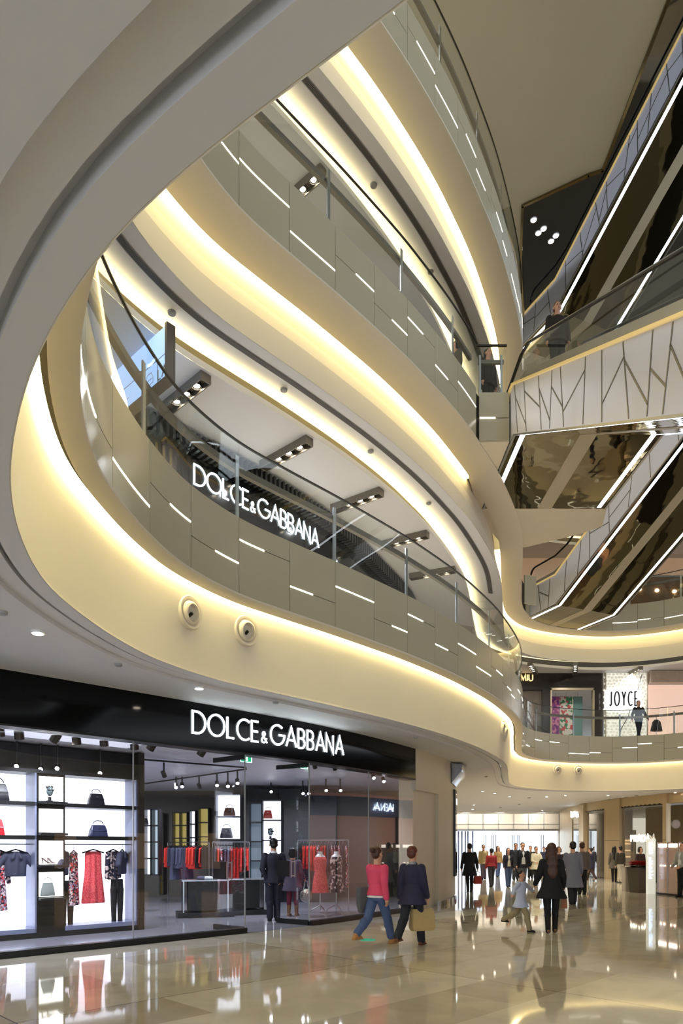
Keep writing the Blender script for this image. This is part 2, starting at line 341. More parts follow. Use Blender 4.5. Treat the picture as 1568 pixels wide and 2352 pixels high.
for lv in (1, 2, 3):
    Z = F[lv]; ZB = Z-1.15
    root = thing('balcony_front', LB[lv], 'balcony', (*RING.at(T_547), ZB), group='curved balcony fronts round the atrium')
    root.matrix_world
    inv = Matrix.Translation(-root.location)
    def B(mb, name, m, smooth=False, parent=None, **kw):
        mb.v = [tuple(Vector(p)-root.location) for p in mb.v]
        return mb.build(name, m, parent or root, smooth, **kw)
    so, co, bo = (0.24, 0.40, 0.50) if lv == 1 else (0.72, 0.90, 0.68)
    zc = ZB-0.02
    zb = C[lv-1]
    # slab edge behind the panels
    mb = M(); RING.sweep(mb, [(0.045, Z-0.03), (0.30, Z), (0.30, ZB+0.02), (0.045, ZB+0.02)], 0, RING.L); B(mb, 'slab_edge', GAP)
    mb = M()
    RING.sweep(mb, [(0.0, ZB), (0.0, ZB-0.035), (0.03, ZB-0.05), (so, ZB-0.05), (so, ZB+0.08), (so-0.03, ZB+0.08), (so-0.03, ZB)], 0, RING.L); B(mb, 'soffit', PLASTER, True)
    mb = M()
    if lv == 1: prof = [(co, ZB+0.10), (co+0.02, ZB-0.25), (bo, zb+0.05), (bo-0.02, zb), (bo+0.02, zb+0.012), (bo+0.06, zb+0.03), (bo+0.08, ZB+0.10)]
    else: prof = [(co, ZB+0.10), (co-0.02, ZB-0.4), (bo, zb+0.04), (bo-0.02, zb-0.01), (bo+0.02, zb+0.03), (bo+0.05, zb+0.06), (co+0.05, ZB+0.10)]
    RING.sweep(mb, prof, 0, RING.L); B(mb, 'bulkhead', PLASTER, True)
    mb = M(); zz = ZB+0.07
    spans = {1: [(T_NEAR-1.5, T_END)], 2: [(T_NEAR, RING.near(4.15, 17.85)), (RING.near(5.95, 22.3), T_END)], 3: [(T_NEAR, RING.near(6.1, 22.9)), (T_FAR0+1.0, T_END)]}[lv]
    for a, b in spans:
        RING.sweep(mb, [(so+0.005, zz), (co-0.005, zz), (co-0.005, zz+0.03), (so+0.005, zz+0.03)], a, b, True, 0.3)
    B(mb, 'cove_light', COVEL if lv == 1 else COVEM, label='glowing warm white cove strip')
    # cladding panels, two pieces per bay with a shadow joint, some joints carry a light slot
    i0 = int((T_LEFT-T_547)/PITCH); i1 = int((T_END-T_547)/PITCH)
    seq = {k: (h, a, b) for k, h, a, b in SEQ[lv]}
    rr = random.Random(lv)
    for i in range(i0, i1):
        a = T_547+i*PITCH; b = a+PITCH
        if lv == 2 and T_BOX-0.05 < b and a < RING.near(7.5, 28): 
            if a > T_BOX-0.3: continue
            b = min(b, T_BOX)
        if i in seq: h, s0, s1 = seq[i]
        else: h, s0, s1 = rr.choice([(.36, 0, .5), (.62, 0, 1), (.45, .5, 1), (.68, 0, .55), (.3, 0, 1), (.55, .4, 1)])
        zj = ZB+1.15*h
        mb = M()
        RING.sweep(mb, [(0, ZB), (0, zj-0.006), (0.035, zj-0.006), (0.035, ZB)], a+0.006, b-0.006, True, 0.12)
        RING.sweep(mb, [(0, zj+0.006), (0, Z), (0.035, Z), (0.035, zj+0.006)], a+0.006, b-0.006, True, 0.12)
        B(mb, 'cladding_panel', PANEL, True)
        mb = M(); RING.sweep(mb, [(-0.006, zj-0.012), (-0.006, zj+0.012), (0.0, zj+0.012), (0.0, zj-0.012)], a+(b-a)*s0+0.01, a+(b-a)*s1-0.01, True, 0.12)
        B(mb, 'light_slot', SLOT)
    if lv >= 2:       # linear air grille and cove of the ceiling under this balcony
        zc0 = C[lv-1]
        k = (0.36/1.29)
        mb = M(); ta, tb = T_NEAR, RING.near(6.1, 22.8)
        for q in range(4):
            o = 0.99+q*0.034; z = zc0+(o-0.66)*k-0.012; RING.sweep(mb, [(o, z), (o+0.022, z), (o+0.022, z-0.008), (o, z-0.008)], ta, tb, True, 0.2)
        gr = B(mb, 'linear_air_grille', mat('grille_grey', (0.34, 0.33, 0.32), 0.5, noise=0.03))
        mb = M(); RING.sweep(mb, [(0.975, zc0+0.084), (1.14, zc0+0.13), (1.14, zc0+0.122), (0.975, zc0+0.076)], ta, tb, True, 0.2); B(mb, 'grille_frame', GREY)
        mb = M(); RING.sweep(mb, [(1.80, zc0+0.06), (1.92, zc0+0.06), (1.92, zc0+0.03), (1.80, zc0+0.03)], T_NEAR, T_END, True, 0.3); B(mb, 'inner_cove_light', COVEI)

# landing slab of the second level, where the nearer escalator pair arrives
mb = M(); pl = [(3.3, 16.42), (4.03, 16.40), (4.03, 19.62), (7.62, 19.62), (7.9, 20.7), (7.4, 21.2), (5.95, 22.15), (5.2, 22.0), (4.2, 20.4), (3.35, 18.0)]
L = thing('escalator_landing', 'olive clad landing block at the head of the nearer escalators, with one light slot', 'landing', (3.6, 16.4, 11.4))
def loc(mb, o): 
    mb.v = [tuple(Vector(p)-o.location) for p in mb.v]; return mb
mb.prism(pl, 11.38, 12.55); loc(mb, L).build('slab', PLASTER, L)
mb = M(); mb.box((3.66, 16.385, 11.66), (0.72, 0.03, 0.52)); mb.box((3.66, 16.385, 12.25), (0.72, 0.03, 0.60)); loc(mb, L).build('cladding_panel', PANEL, L)
mb = M(); mb.box((3.50, 16.366, 11.935), (0.37, 0.012, 0.035)); loc(mb, L).build('light_slot', SLOT, L)
mb = M(); mb.box((7.55, 27.35, 11.97), (0.55, 0.05, 1.15), rz=0.35); loc(mb, L).build('cladding_panel', PANEL, L)
# fourth-level slab: the flat brown-lit ceiling over the void
mb = M(); top = [(-30, -8), (8.3, -8), (8.3, 21.7), (7.9, 21.85), (6.07, 22.9), (6.6, 25.2), (7.35, 27.6), (7.4, 29.3), (10.6, 30.7), (19, 31), (34, 31), (34, 58), (-30, 58)]
mb.prism(top, 23.2, 24.35); mb.build('ceiling', mat('olive_beige_ceiling', (0.87, 0.85, 0.78), 0.6, noise=0.02, nscale=0.6), kind='structure')
mb = M()
e = [(8.3, 5), (8.3, 21.7), (7.9, 21.85), (6.07, 22.9), (6.6, 25.2), (7.35, 27.6)]
for a, b in zip(e, e[1:]):
    mb.box(((a[0]+b[0])/2, (a[1]+b[1])/2, 23.75), (math.dist(a, b)+0.04, 0.08, 1.24), rz=math.atan2(b[1]-a[1], b[0]-a[0]))
mb.build('trim_2', mat('polished_bronze_edge', (0.55, 0.50, 0.38), 0.12, 1.0, noise=0.05), kind='structure')

# ------------------------------------------------------------ glass railings
RL = {1: 'frameless glass railing of the lowest balcony, in front of the upper sign', 2: 'glass railing of the middle balcony, ending beside the escalator landing', 3: 'glass railing of the topmost balcony against the brown ceiling'}
for lv in (1, 2, 3):
    Z = F[lv]; root = thing('glass_railing', RL[lv], 'railing', (*RING.at(T_547), Z), group='glass balcony railings')
    a0 = T_547-0.1-PITCH*2*5; 
    segs = []
    if lv == 1: segs = [(a0, T_END)]
    elif lv == 2: segs = [(a0, T_BOX), (T_FAR-0.6, T_END)]
    else: segs = [(a0, T_FAR0), (T_FAR-3, T_END)]
    for a, b in segs:
        n = max(1, int(round((b-a)/(2*PITCH)))); st = (b-a)/n
        if lv == 2 and a == a0: st = 2*PITCH; n = int(math.ceil((b-a)/st))
        for i in range(n):
            p, q = a+i*st, min(a+(i+1)*st, b)
            mb = M(); RING.sweep(mb, [(0.03, Z-0.02), (0.03, Z+1.17), (0.045, Z+1.17), (0.045, Z-0.02)], p+0.004, q-0.004, True, 0.12); loc(mb, root).build('glass_pane', GLASS, root, True)
            c = RING.at(p+0.03, 0.10); an = RING.ang(p)
            mb = M(); mb.box((c[0], c[1], Z+0.5), (0.07, 0.022, 1.0), rz=an+PI/2*0); mb.box((c[0], c[1], Z+0.012), (0.12, 0.09, 0.025), rz=an)
            c2 = RING.at(p+0.03, 0.16); mb.box((c2[0], c2[1], Z+0.87), (0.03, 0.12, 0.02), rz=an)
            loc(mb, root).build('post', STEEL, root)
        mb = M(); RING.sweep(mb, [(0.022, Z+1.165), (0.022, Z+1.19), (0.053, Z+1.19), (0.053, Z+1.165)], a, b); loc(mb, root).build('top_rail', DSTEEL, root)
        mb = M(); RING.sweep(mb, [(0.17, Z+0.82), (0.17, Z+0.92), (0.25, Z+0.92), (0.25, Z+0.82)], a, b); loc(mb, root).build('handrail', TAUPE, root)
# short railing on the landing block
R2 = thing('glass_railing', 'short straight glass railing on top of the landing block beside the escalator', 'railing', (3.6, 16.45, 12.55), group='glass balcony railings')
mb = M(); mb.box((0.02, 0.0, 1.18), (0.72, 0.04, 0.04)); mb.build('top_rail', DSTEEL, R2)
mb = M(); mb.box((0.02, 0.12, 0.86), (0.62, 0.06, 0.09)); mb.build('handrail', TAUPE, R2)
mb = M(); mb.box((0.02, 0.0, 0.58), (0.70, 0.014, 1.16)); mb.build('glass_pane', GLASS, R2)
for x in (-0.25, 0.27):
    mb = M(); mb.box((x, 0.08, 0.5), (0.05, 0.03, 1.0)); mb.build('post', STEEL, R2)

# ------------------------------------------------------------ ceiling fixtures
def spot_box(x, y, z, rz, label, n=3, length=1.4):
    t = thing('ceiling_light_box', label, 'ceiling light', (x, y, z), rz, 'dark light boxes set across the ceilings')
    mb = M(); w = 0.20; h = 0.16
    mb.box((0, w/2, -h/2), (length, 0.02, h)); mb.box((0, -w/2, -h/2), (length, 0.02, h)); mb.box((length/2, 0, -h/2), (0.02, w+0.02, h)); mb.box((-length/2, 0, -h/2), (0.02, w+0.02, h)); mb.box((0, 0, -0.03), (length, w, 0.02))
    mb.build('housing', TAUPE, t)
    for k in range(n):
        xx = (k-(n-1)/2)*0.32-0.1
        mb = M(); mb.tube([(xx, 0, -0.02), (xx, 0, -0.12)], [0.075, 0.09], 12, False); o = mb.build('reflector', MBLACK, t)
        mb = M(); mb.cyl((xx, 0, -0.10), (xx, 0, -0.09), 0.06, 12); mb.build('lamp', LAMPM, o)
    e = bpy.data.lights.new('box_lamp_light', 'SPOT'); e.energy = 300 if n == 3 else 110; e.color = (0.95, 0.95, 1.0); e.spot_size = 2.6; e.spot_blend = 0.8; e.shadow_soft_size = 0.06
    eo = bpy.data.objects.new('box_lamp_light', e); COL.objects.link(eo); eo.location = (x, y, z-0.2)
    return t
sx = [('box of three lamps nearest the hanging sign, over the left end of the railing', -2.2, 12.03, 1),]
SB = [(-2.2, 12.03), (-0.43, 13.9), (1.1, 16.0), (2.4, 18.2), (3.35, 20.6)]
DESC = ['beside the hanging direction sign', 'second from the hanging sign', 'third from the hanging sign', 'fourth from the hanging sign', 'at the far end of the curved row']
for i, (x, y) in enumerate(SB):
    t = RING.near(x, y); a = RING.at(t, 1.85); b = RING.at(t, 3.2)
    ang = math.atan2(b[1]-a[1], b[0]-a[0]); 
    spot_box((a[0]+b[0])/2, (a[1]+b[1])/2, C[1]-0.05, ang, 'dark three-lamp box under the lower curved ceiling, '+DESC[i])
SB2 = [(RING.near(-0.9, 11.15)+0.6, 'left one seen through the middle railing'), (RING.near(0.9, 13.0)+0.2, 'right one seen through the middle railing')]
for t, d in SB2:
    a = RING.at(t, 1.85); b = RING.at(t, 3.2)
    spot_box((a[0]+b[0])/2, (a[1]+b[1])/2, C[2]-0.05, math.atan2(b[1]-a[1], b[0]-a[0]), 'dark lamp box under the upper curved ceiling, '+d)
for px, d in ((1237, 'left one above the far dark shop'), (1338, 'middle one above the far lit doorway'), (1473, 'above the white textured wall')):
    k = (px-784)/FPX; y = 30.9 if px < 1400 else 31.6
    spot_box(k*y, y+1.0, C[1]-0.05, {1237: 1.15, 1338: 1.25, 1473: 1.6}[px], 'dark light box on the far gallery ceiling, '+d, n=4, length=1.7)

def small_ceiling(name, x, y, z, label, cat, lit=False, r=0.05, group=None):
    mb = M(); mb.cyl((0, 0, 0), (0, 0, -0.03), r, 14, r*0.9)
    t = thing(name, label, cat, (x, y, z), 0, group); mb.build('rim', GREY if not lit else WHITE, t)
    mb = M(); mb.cyl((0, 0, -0.03), (0, 0, -0.036), r*0.72, 14); mb.build('lamp' if lit else 'sensor', LAMPM if lit else GREY, t)
    return t
def on_ceil(px, py, z):
    d = (z-EYE)*FPX/(HY-py); return ((px-784)/FPX*d, d)
for px, py, d in ((87, 1450, 'nearest the left edge above the shopfront'), (457, 1578, 'above the first letters of the lower sign')):
    x, y = on_ceil(px, py, C[0]-0.03); small_ceiling('recessed_downlight', x, y, C[0]-0.03, 'round lit downlight in the grey ceiling, '+d, 'ceiling light', True, 0.085, 'downlights of the ground level ceiling')
for px, py, d in ((6, 1405, 'at the left picture edge'), (272, 1525, 'left of the lower sign'), (633, 1612, 'over the ampersand of the lower sign'), (954, 1693, 'over the end of the black fascia'), (1116, 1783, 'above the corridor')):
    x, y = on_ceil(px, py, C[0]-0.03); small_ceiling('smoke_detector', x, y, C[0]-0.03, 'small round grey detector on the ground level ceiling '+d, 'detector', False, 0.055, 'detectors of the ground level ceiling')
for px, py, d in ((372, 720, 'left'), (642, 900, 'middle'), (840, 1042, 'third'), (965, 1160, 'right')):
    t = RING.near(*on_ceil(px, py, C[1]+0.15)); p = RING.at(t, 1.35); small_ceiling('smoke_detector', p[0], p[1], C[1]+0.145, 'small white detector between grille and cove of the lower curved ceiling, %s of the four' % d, 'detector', False, 0.07, 'detectors of the lower curved ceiling')
for px, py, d in ((842, 437, 'upper'), (972, 632, 'lower')):
    t = RING.near(*on_ceil(px, py, C[2]+0.15)); p = RING.at(t, 1.35); small_ceiling('smoke_detector', p[0], p[1], C[2]+0.145, 'small white detector on the upper curved ceiling, %s of two' % d, 'detector', False, 0.08, 'detectors of the upper curved ceiling')
far = [(1108, 1807, 1), (1136, 1812, 1), (1298, 1817, 1), (1396, 1817, 1), (1255, 1829, 1), (1088, 1848, 1), (1085, 1858, 1), (1245, 1861, 1), (1550, 1810, 1), (1170, 1820, 1), (1215, 1832, 0), (1437, 1822, 0), (1461, 1818, 0), (1149, 1854, 0), (1192, 1847, 0)]
for i, (px, py, lit) in enumerate(far):
    x, y = on_ceil(px, py, C[0]-0.03)
    if y < 33: x *= 1.07; y *= 1.07
    if y > 48: y = 47; x = (px-784)/FPX*y
    if lit: small_ceiling('recessed_downlight', x, y, C[0]-0.03, 'small lit downlight dotted over the corridor ceiling', 'ceiling light', True, 0.07, 'corridor downlights')
    else: small_ceiling('ceiling_camera', x, y, C[0]-0.03, 'small dark dome camera on the corridor ceiling', 'camera', False, 0.09, 'corridor cameras')

# round air nozzles in the first balcony's bulkhead
def nozzle(t, zf, label, aim):
    c = RING.at(t, 0.45); n = RING.at(t, -0.55); d = Vector((n[0]-c[0], n[1]-c[1], 0)).normalized()
    root = thing('air_nozzle', label, 'air nozzle', (c[0], c[1], zf), 0, 'round air nozzles in the lowest balcony front')
    X = Vector((0, 0, 1)).cross(d); U = Vector((0, 0, 1))
    def ringm(rad):
        rows = []
        for r, o in rad: rows.append([d*o+X*math.cos(2*PI*k/28)*r+U*math.sin(2*PI*k/28)*r for k in range(28)])
        return rows
    mb = M(); mb.loft(ringm([(0.25, -0.06), (0.25, 0.03), (0.235, 0.055), (0.205, 0.05), (0.19, 0.015), (0.175, -0.06)]), True, False); mb.build('outer_ring', PLASTER, root, True)
    X0, d0 = X, d
    a = Vector(aim); dd = (d0*1.0+X0*a.x+U*a.y).normalized(); XX = U.cross(dd).normalized(); UU = dd.cross(XX)
    rows = []
    for r, o in [(0.17, -0.05), (0.178, 0.01), (0.162, 0.06), (0.14, 0.085), (0.128, 0.088), (0.118, 0.05), (0.105, -0.04)]: rows.append([dd*o+XX*math.cos(2*PI*k/28)*r+UU*math.sin(2*PI*k/28)*r for k in range(28)])
    mb = M(); mb.loft(rows, True, False); mb.build('barrel', PLASTER, root, True)
    mb = M(); mb.add([dd*-0.03+XX*math.cos(2*PI*k/20)*0.107+UU*math.sin(2*PI*k/20)*0.107 for k in range(20)], [tuple(range(20))]); mb.cyl(dd*0.0-UU*0.05, dd*0.06, 0.025); mb.build('fan_core', MBLACK, root)
E1R = [(-2.22, 10.0), (-1.55, 10.95)]
for (px, py, aim, d) in ((437, 1408, (0.08, -0.14), 'left one of the near pair above the shopfront'), (561, 1450, (0.08, -0.14), 'right one of the near pair above the shopfront'), (1152, 1672, (.0, -.1), 'left one at the bend of the balcony'), (1166, 1684, (.0, -.1), 'right one at the bend of the balcony'), (1279, 1768, (0, -.12), 'left one of the far pair'), (1328, 1770, (0, -.12), 'right one of the far pair')):
    k = (px-784)/FPX
    best = None
    n = int((T_END-T_LEFT)/0.05)
    for i in range(n):
        t = T_LEFT+i*0.05; c = RING.at(t, 0.45)
        if c[1] < 5: continue
        if abs(c[0]/c[1]-k) < 0.006:
            z = EYE+(HY-py)/FPX*c[1]; sc = abs(z-4.92)+abs(c[0]/c[1]-k)*20
            if best is None or sc < best[0]: best = (sc, t, z)
    nozzle(best[1], min(max(best[2], 4.6), 5.2), 'round cream air nozzle, '+d, aim)

# unseen fill lamps added over the top gallery to lift its ceiling
for i, (x, y) in enumerate(((-2.5, 12.5), (0.2, 15.6), (2.0, 19.0), (8.5, 32.0), (13.0, 32.3))):
    t = RING.near(x, y); q = RING.at(t, 2.2)
    small_ceiling('recessed_downlight', q[0], q[1], 23.2, 'added fill downlight over the top gallery, unseen behind the topmost railing', 'ceiling light', True, 0.12, 'added fill lamps over the top gallery')
    l = lamp('SPOT', 'gallery_fill_light', (q[0], q[1], 23.1), 260, (1.0, 0.96, 0.90), (q[0], q[1], 18), 0.1, 2.7, 0.8)
# ------------------------------------------------------------ escalators
def escalator(name, label, origin, rz, z0, W, low, high, seed, group='escalator pairs crossing the atrium', strip0=None):
    """local x across, y uphill, z up; the lower comb is at y = 0"""
    root = thing(name, label, 'escalator', (origin[0], origin[1], z0), rz, group)
    RISE = 5.9; RUN = RISE/math.tan(math.radians(30)); H = 1.15
    prof = [(-low, 0), (0, 0), (RUN, RISE), (RUN+high, RISE)]
    def zf(y):
        return 0 if y <= 0 else (RISE if y >= RUN else y*RISE/RUN)
    off = 0.0
    def under(y):        # underside height
        return zf(y)-H
    seg = [(prof[i], prof[i+1]) for i in range(3)]
    # side cladding
    for sx, xx in ((-1, 0.0), (1, W)):
        mb = M()
        for (a, b) in seg:
            x0, x1 = (xx, xx+0.05) if sx < 0 else (xx-0.05, xx)
            mb.hexa([(x0, a[0], a[1]-H), (x1, a[0], a[1]-H), (x1, b[0], b[1]-H), (x0, b[0], b[1]-H), (x0, a[0], a[1]), (x1, a[0], a[1]), (x1, b[0], b[1]), (x0, b[0], b[1])])
        cl = mb.build('side_cladding', CLAD, root)
        r = random.Random(seed+(sx > 0)); y = -low+0.3; lines = []; px = xx+(-0.004 if sx < 0 else 0.004)
        prev = None
        while y < RUN+high-0.2:
            j = r.uniform(-0.28, 0.28); y0, y1 = y-j*0.5, y+j*0.5
            lines.append(((y0, 0.02), (y1, H-0.02)))
            if prev is not None:
                m = r.random()
                if m < 0.75:
                    ha, hb = (r.uniform(0.3, 0.85), r.uniform(0.3, 0.85)) if m < 0.35 else ((0.15, 0.75) if m < 0.55 else (0.8, 0.25))
                    q = lambda ln, h: ln[0][0]+(ln[1][0]-ln[0][0])*h/H
                    lines.append(((q(prev, ha*H), ha*H), (q(lines[-1], hb*H), hb*H)))
            prev = lines[-1] if lines[-1][0][1] == 0.02 else lines[-2]
            y += r.uniform(0.45, 1.15)
        mb = M(); w = 0.014
        for (ya, ha), (yb, hb) in lines:
            ya = max(-low, min(RUN+high, ya)); yb = max(-low, min(RUN+high, yb))
            A = Vector((px, ya, zf(ya)-H+ha)); B_ = Vector((px, yb, zf(yb)-H+hb)); d = (B_-A)
            if d.length < 0.05: continue
            n = Vector((0, -d.z, d.y)).normalized()*w
            e = Vector((-0.004*(-sx)*-1 if False else (0.004*sx), 0, 0))
            mb.hexa([A-n-e, A+n-e, A+n+e, A-n+e, B_-n-e, B_+n-e, B_+n+e, B_-n+e])
        mb.build('joint_line', mat('joint_line_metal', (0.52, 0.50, 0.46), 0.3, 0.6, noise=0.05), cl)
        mb = M()
        for (a, b) in seg:
            x0, x1 = (xx-0.05, xx+0.07) if sx < 0 else (xx-0.07, xx+0.05)
            mb.hexa([(x0, a[0], a[1]), (x1, a[0], a[1]), (x1, b[0], b[1]), (x0, b[0], b[1]), (x0, a[0], a[1]+0.05), (x1, a[0], a[1]+0.05), (x1, b[0], b[1]+0.05), (x0, b[0], b[1]+0.05)])
        mb.build('edge_trim', GOLD, root)
    # underside: tinted mirror, two light strips, centre band
    def band(x0, x1, dz, m, nm, th=0.02, ends=(0, 0)):
        mb = M()
        for k, (a, b) in enumerate(seg):
            ya = a[0]+(ends[0] if k == 0 else 0); yb = b[0]-(ends[1] if k == 2 else 0)
            mb.hexa([(x0, ya, a[1]-H-dz-th), (x1, ya, a[1]-H-dz-th), (x1, yb, b[1]-H-dz-th), (x0, yb, b[1]-H-dz-th), (x0, ya, a[1]-H-dz), (x1, ya, a[1]-H-dz), (x1, yb, b[1]-H-dz), (x0, yb, b[1]-H-dz)])
        return mb.build(nm, m, root)
    c = W/2
    band(0.02, W-0.02, 0.0, MIRROR, 'mirrored_soffit', 0.02)
    band(c-0.20, c+0.20, 0.02, CREAMBAND, 'centre_band', 0.008)
    for x in (0.17, W-0.29): band(x, x+0.12, 0.02, WHITEL, 'light_strip', 0.003, (0.06, 0.06))
    for x in (0.0, W-0.06): band(x, x+0.06, 0.0, STEEL, 'lower_edge', 0.04)
    mb = M(); mb.box((c, -low, -H/2), (W, 0.04, H)); mb.box((c, RUN+high, RISE-H/2), (W, 0.04, H)); mb.build('end_plate', CLAD, root)
    # two flights
    for f0 in (0.18, c+0.10):
        f1 = f0+c-0.28
        mb = M(); n = 28; vs = []
        rows = [(-low+0.1, 0.0), (0.0, 0.0)]
        for i in range(n):
            y = i*RUN/n; rows += [(y+RUN/n*0.0+0.001, (i+1)*RISE/n), (y+RUN/n, (i+1)*RISE/n)]
        rows += [(RUN+high-0.1, RISE)]
        for y, z in rows: vs += [(f0+0.22, y, z+0.02), (f1-0.22, y, z+0.02)]
        mb.add(vs, [(2*i, 2*i+1, 2*i+3, 2*i+2) for i in range(len(rows)-1)])
        mb.build('steps', mat('step_metal', (0.35, 0.35, 0.36), 0.35, 0.8, noise=0.1), root)
        for bx in (f0+0.11, f1-0.11):
            pts = [(-low+0.75, 0.0), (-0.35, 0.0), (0.35, 0.2), (RUN-0.35, RISE-0.2), (RUN+0.35, RISE), (RUN+high-0.75, RISE)]
            for nm, zlo, zhi, th, m in (('skirt', 0.05, 0.30, 0.20, mat('mirror_steel_skirt', (0.86, 0.83, 0.76), 0.22, 0.8, noise=0.03)), ('glass_balustrade', 0.30, 0.93, 0.012, GLASS)):
                mb = M()
                for a, b in zip(pts, pts[1:]):
                    mb.hexa([(bx-th/2, a[0], a[1]+zlo), (bx+th/2, a[0], a[1]+zlo), (bx+th/2, b[0], b[1]+zlo), (bx-th/2, b[0], b[1]+zlo), (bx-th/2, a[0], a[1]+zhi), (bx+th/2, a[0], a[1]+zhi), (bx+th/2, b[0], b[1]+zhi), (bx-th/2, b[0], b[1]+zhi)])
                mb.build(nm, m, root)
            hp = []
            for k in range(9):
                t = -PI/2-PI*k/8
                hp.append((bx, pts[0][0]+0.0+0.32*math.cos(t), pts[0][1]+0.65+0.32*math.sin(t)))
            for a in pts[1:-1]: hp.append((bx, a[0], a[1]+0.97))
            for k in range(9):
                t = PI/2-PI*k/8
                hp.append((bx, pts[-1][0]+0.32*math.cos(t), pts[-1][1]+0.65+0.32*math.sin(t)))
            mb = M(); mb.tube(hp, 0.045, 8, True, 0.03); mb.build('handrail', MBLACK, root, True)
    return root
escalator('escalator', 'nearer escalator pair with white cracked-pattern side descending toward the right edge', (4.05, 16.12-10.22), 0.0, F[1], 3.55, 3.0, 3.5, 11)
u = (0.4, -0.917); rzE = math.atan2(u[1], u[0])-PI/2
oE = (8.55+3.3*0.917, 27.3+3.3*0.4)
escalator('escalator', 'lower far escalator pair, mirrored dark underside rising right above the far gallery', oE, rzE, F[2], 3.3, 2.3, 3.0, 23)
escalator('escalator', 'highest escalator pair, mirrored dark underside running up to the top right corner', oE, rzE, F[4], 3.3, 2.3, 3.0, 37)

# ------------------------------------------------------------ stroke lettering
def arc(cx, cy, r, a0, a1, n=16, ry=None):
    ry = r if ry is None else ry
    return [(cx+r*math.cos(math.radians(a0+(a1-a0)*i/n)), cy+ry*math.sin(math.radians(a0+(a1-a0)*i/n))) for i in range(n+1)]
GL = {
 'D': (0.80, [[(0, 0), (0, 1)]+arc(0.25, 0.5, 0.5, 90, -90)+[(0, 0)]]),
 'O': (1.06, [arc(0.5, 0.5, 0.5, 0, 360, 28)]),
 'L': (0.50, [[(0, 1), (0, 0), (0.42, 0)]]),
 'C': (0.84, [arc(0.5, 0.5, 0.5, 52, 308, 22)]),
 'E': (0.54, [[(0.45, 1), (0, 1), (0, 0), (0.45, 0)], [(0, 0.5), (0.42, 0.5)]]),
 'G': (1.02, [arc(0.5, 0.5, 0.5, 48, 360, 24)+[(0.58, 0.5)]]),
 'A': (0.80, [[(0, 0), (0.38, 1), (0.76, 0)], [(0.13, 0.33), (0.63, 0.33)]]),
 'B': (0.62, [[(0, 0), (0, 1), (0.22, 1)]+arc(0.24, 0.755, 0.245, 90, -90, 10)+[(0, 0.51)], [(0.22, 0.51)]+arc(0.26, 0.255, 0.255, 90, -90, 10)+[(0, 0)]]),
 'N': (0.74, [[(0, 0), (0, 1), (0.62, 0), (0.62, 1)]]),
 'P': (0.62, [[(0, 0), (0, 1), (0.25, 1)]+arc(0.27, 0.74, 0.26, 90, -90, 10)+[(0, 0.48)]]),
 'R': (0.66, [[(0, 0), (0, 1), (0.25, 1)]+arc(0.27, 0.74, 0.26, 90, -90, 10)+[(0, 0.48)], [(0.22, 0.48), (0.56, 0)]]),
 'I': (0.16, [[(0.02, 0), (0.02, 1)]]),
 'J': (0.5, [[(0.36, 1), (0.36, 0.18)]+arc(0.2, 0.17, 0.17, 0, -150, 8)]),
 'Y': (0.72, [[(0, 1), (0.34, 0.5), (0.34, 0)], [(0.68, 1), (0.34, 0.5)]]),
 'M': (0.9, [[(0, 0), (0.08, 1), (0.4, 0.15), (0.72, 1), (0.8, 0)]]),
 'U': (0.74, [[(0, 1), (0, 0.3)]+arc(0.3, 0.3, 0.3, 180, 360, 10)+[(0.6, 1)]]),
 'T': (0.62, [[(0, 1), (0.56, 1)], [(0.28, 1), (0.28, 0)]]),
 'X': (0.64, [[(0, 0), (0.58, 1)], [(0, 1), (0.58, 0)]]),
 '5': (0.56, [[(0.42, 1), (0.1, 1), (0.04, 0.55)]+arc(0.2, 0.3, 0.27, 110, -130, 12)]),
 '6': (0.6, [[(0.4, 1), (0.06, 0.45)]+arc(0.28, 0.28, 0.26, 150, -210, 16)]),
 '&': (0.90, [[(0.72, 0.0), (0.16, 0.7), (0.14, 0.84), (0.24, 0.98), (0.38, 0.97), (0.46, 0.82), (0.40, 0.68), (0.08, 0.38), (0.03, 0.2), (0.12, 0.04), (0.3, 0.0), (0.48, 0.08), (0.66, 0.42)]]),
 ' ': (0.4, []),
}
def stroke(mb, pts, th, depth, T):
    closed = math.dist(pts[0], pts[-1]) < 1e-6
    if closed: pts = pts[:-1]
    n = len(pts); L_, R_ = [], []
    for i in range(n):
        p = Vector(pts[i])
        a = Vector(pts[(i-1) % n]) if (closed or i > 0) else None; b = Vector(pts[(i+1) % n]) if (closed or i < n-1) else None
        d1 = (p-a).normalized() if a is not None else None; d2 = (b-p).normalized() if b is not None else None
        if d1 is None: d1 = d2
        if d2 is None: d2 = d1
        n1 = Vector((-d1.y, d1.x)); n2 = Vector((-d2.y, d2.x)); m = n1+n2
        if m.length < 0.3: m = n1
        m.normalize(); k = min(1/max(0.3, m.dot(n1)), 2.6)
        L_.append(p+m*k*th/2); R_.append(p-m*k*th/2)
    rows = [[T(l.x, l.y, 0), T(r.x, r.y, 0), T(r.x, r.y, depth), T(l.x, l.y, depth)] for l, r in zip(L_, R_)]
    if closed: mb.loft(rows+[rows[0]], True, False)
    else: mb.loft(rows)
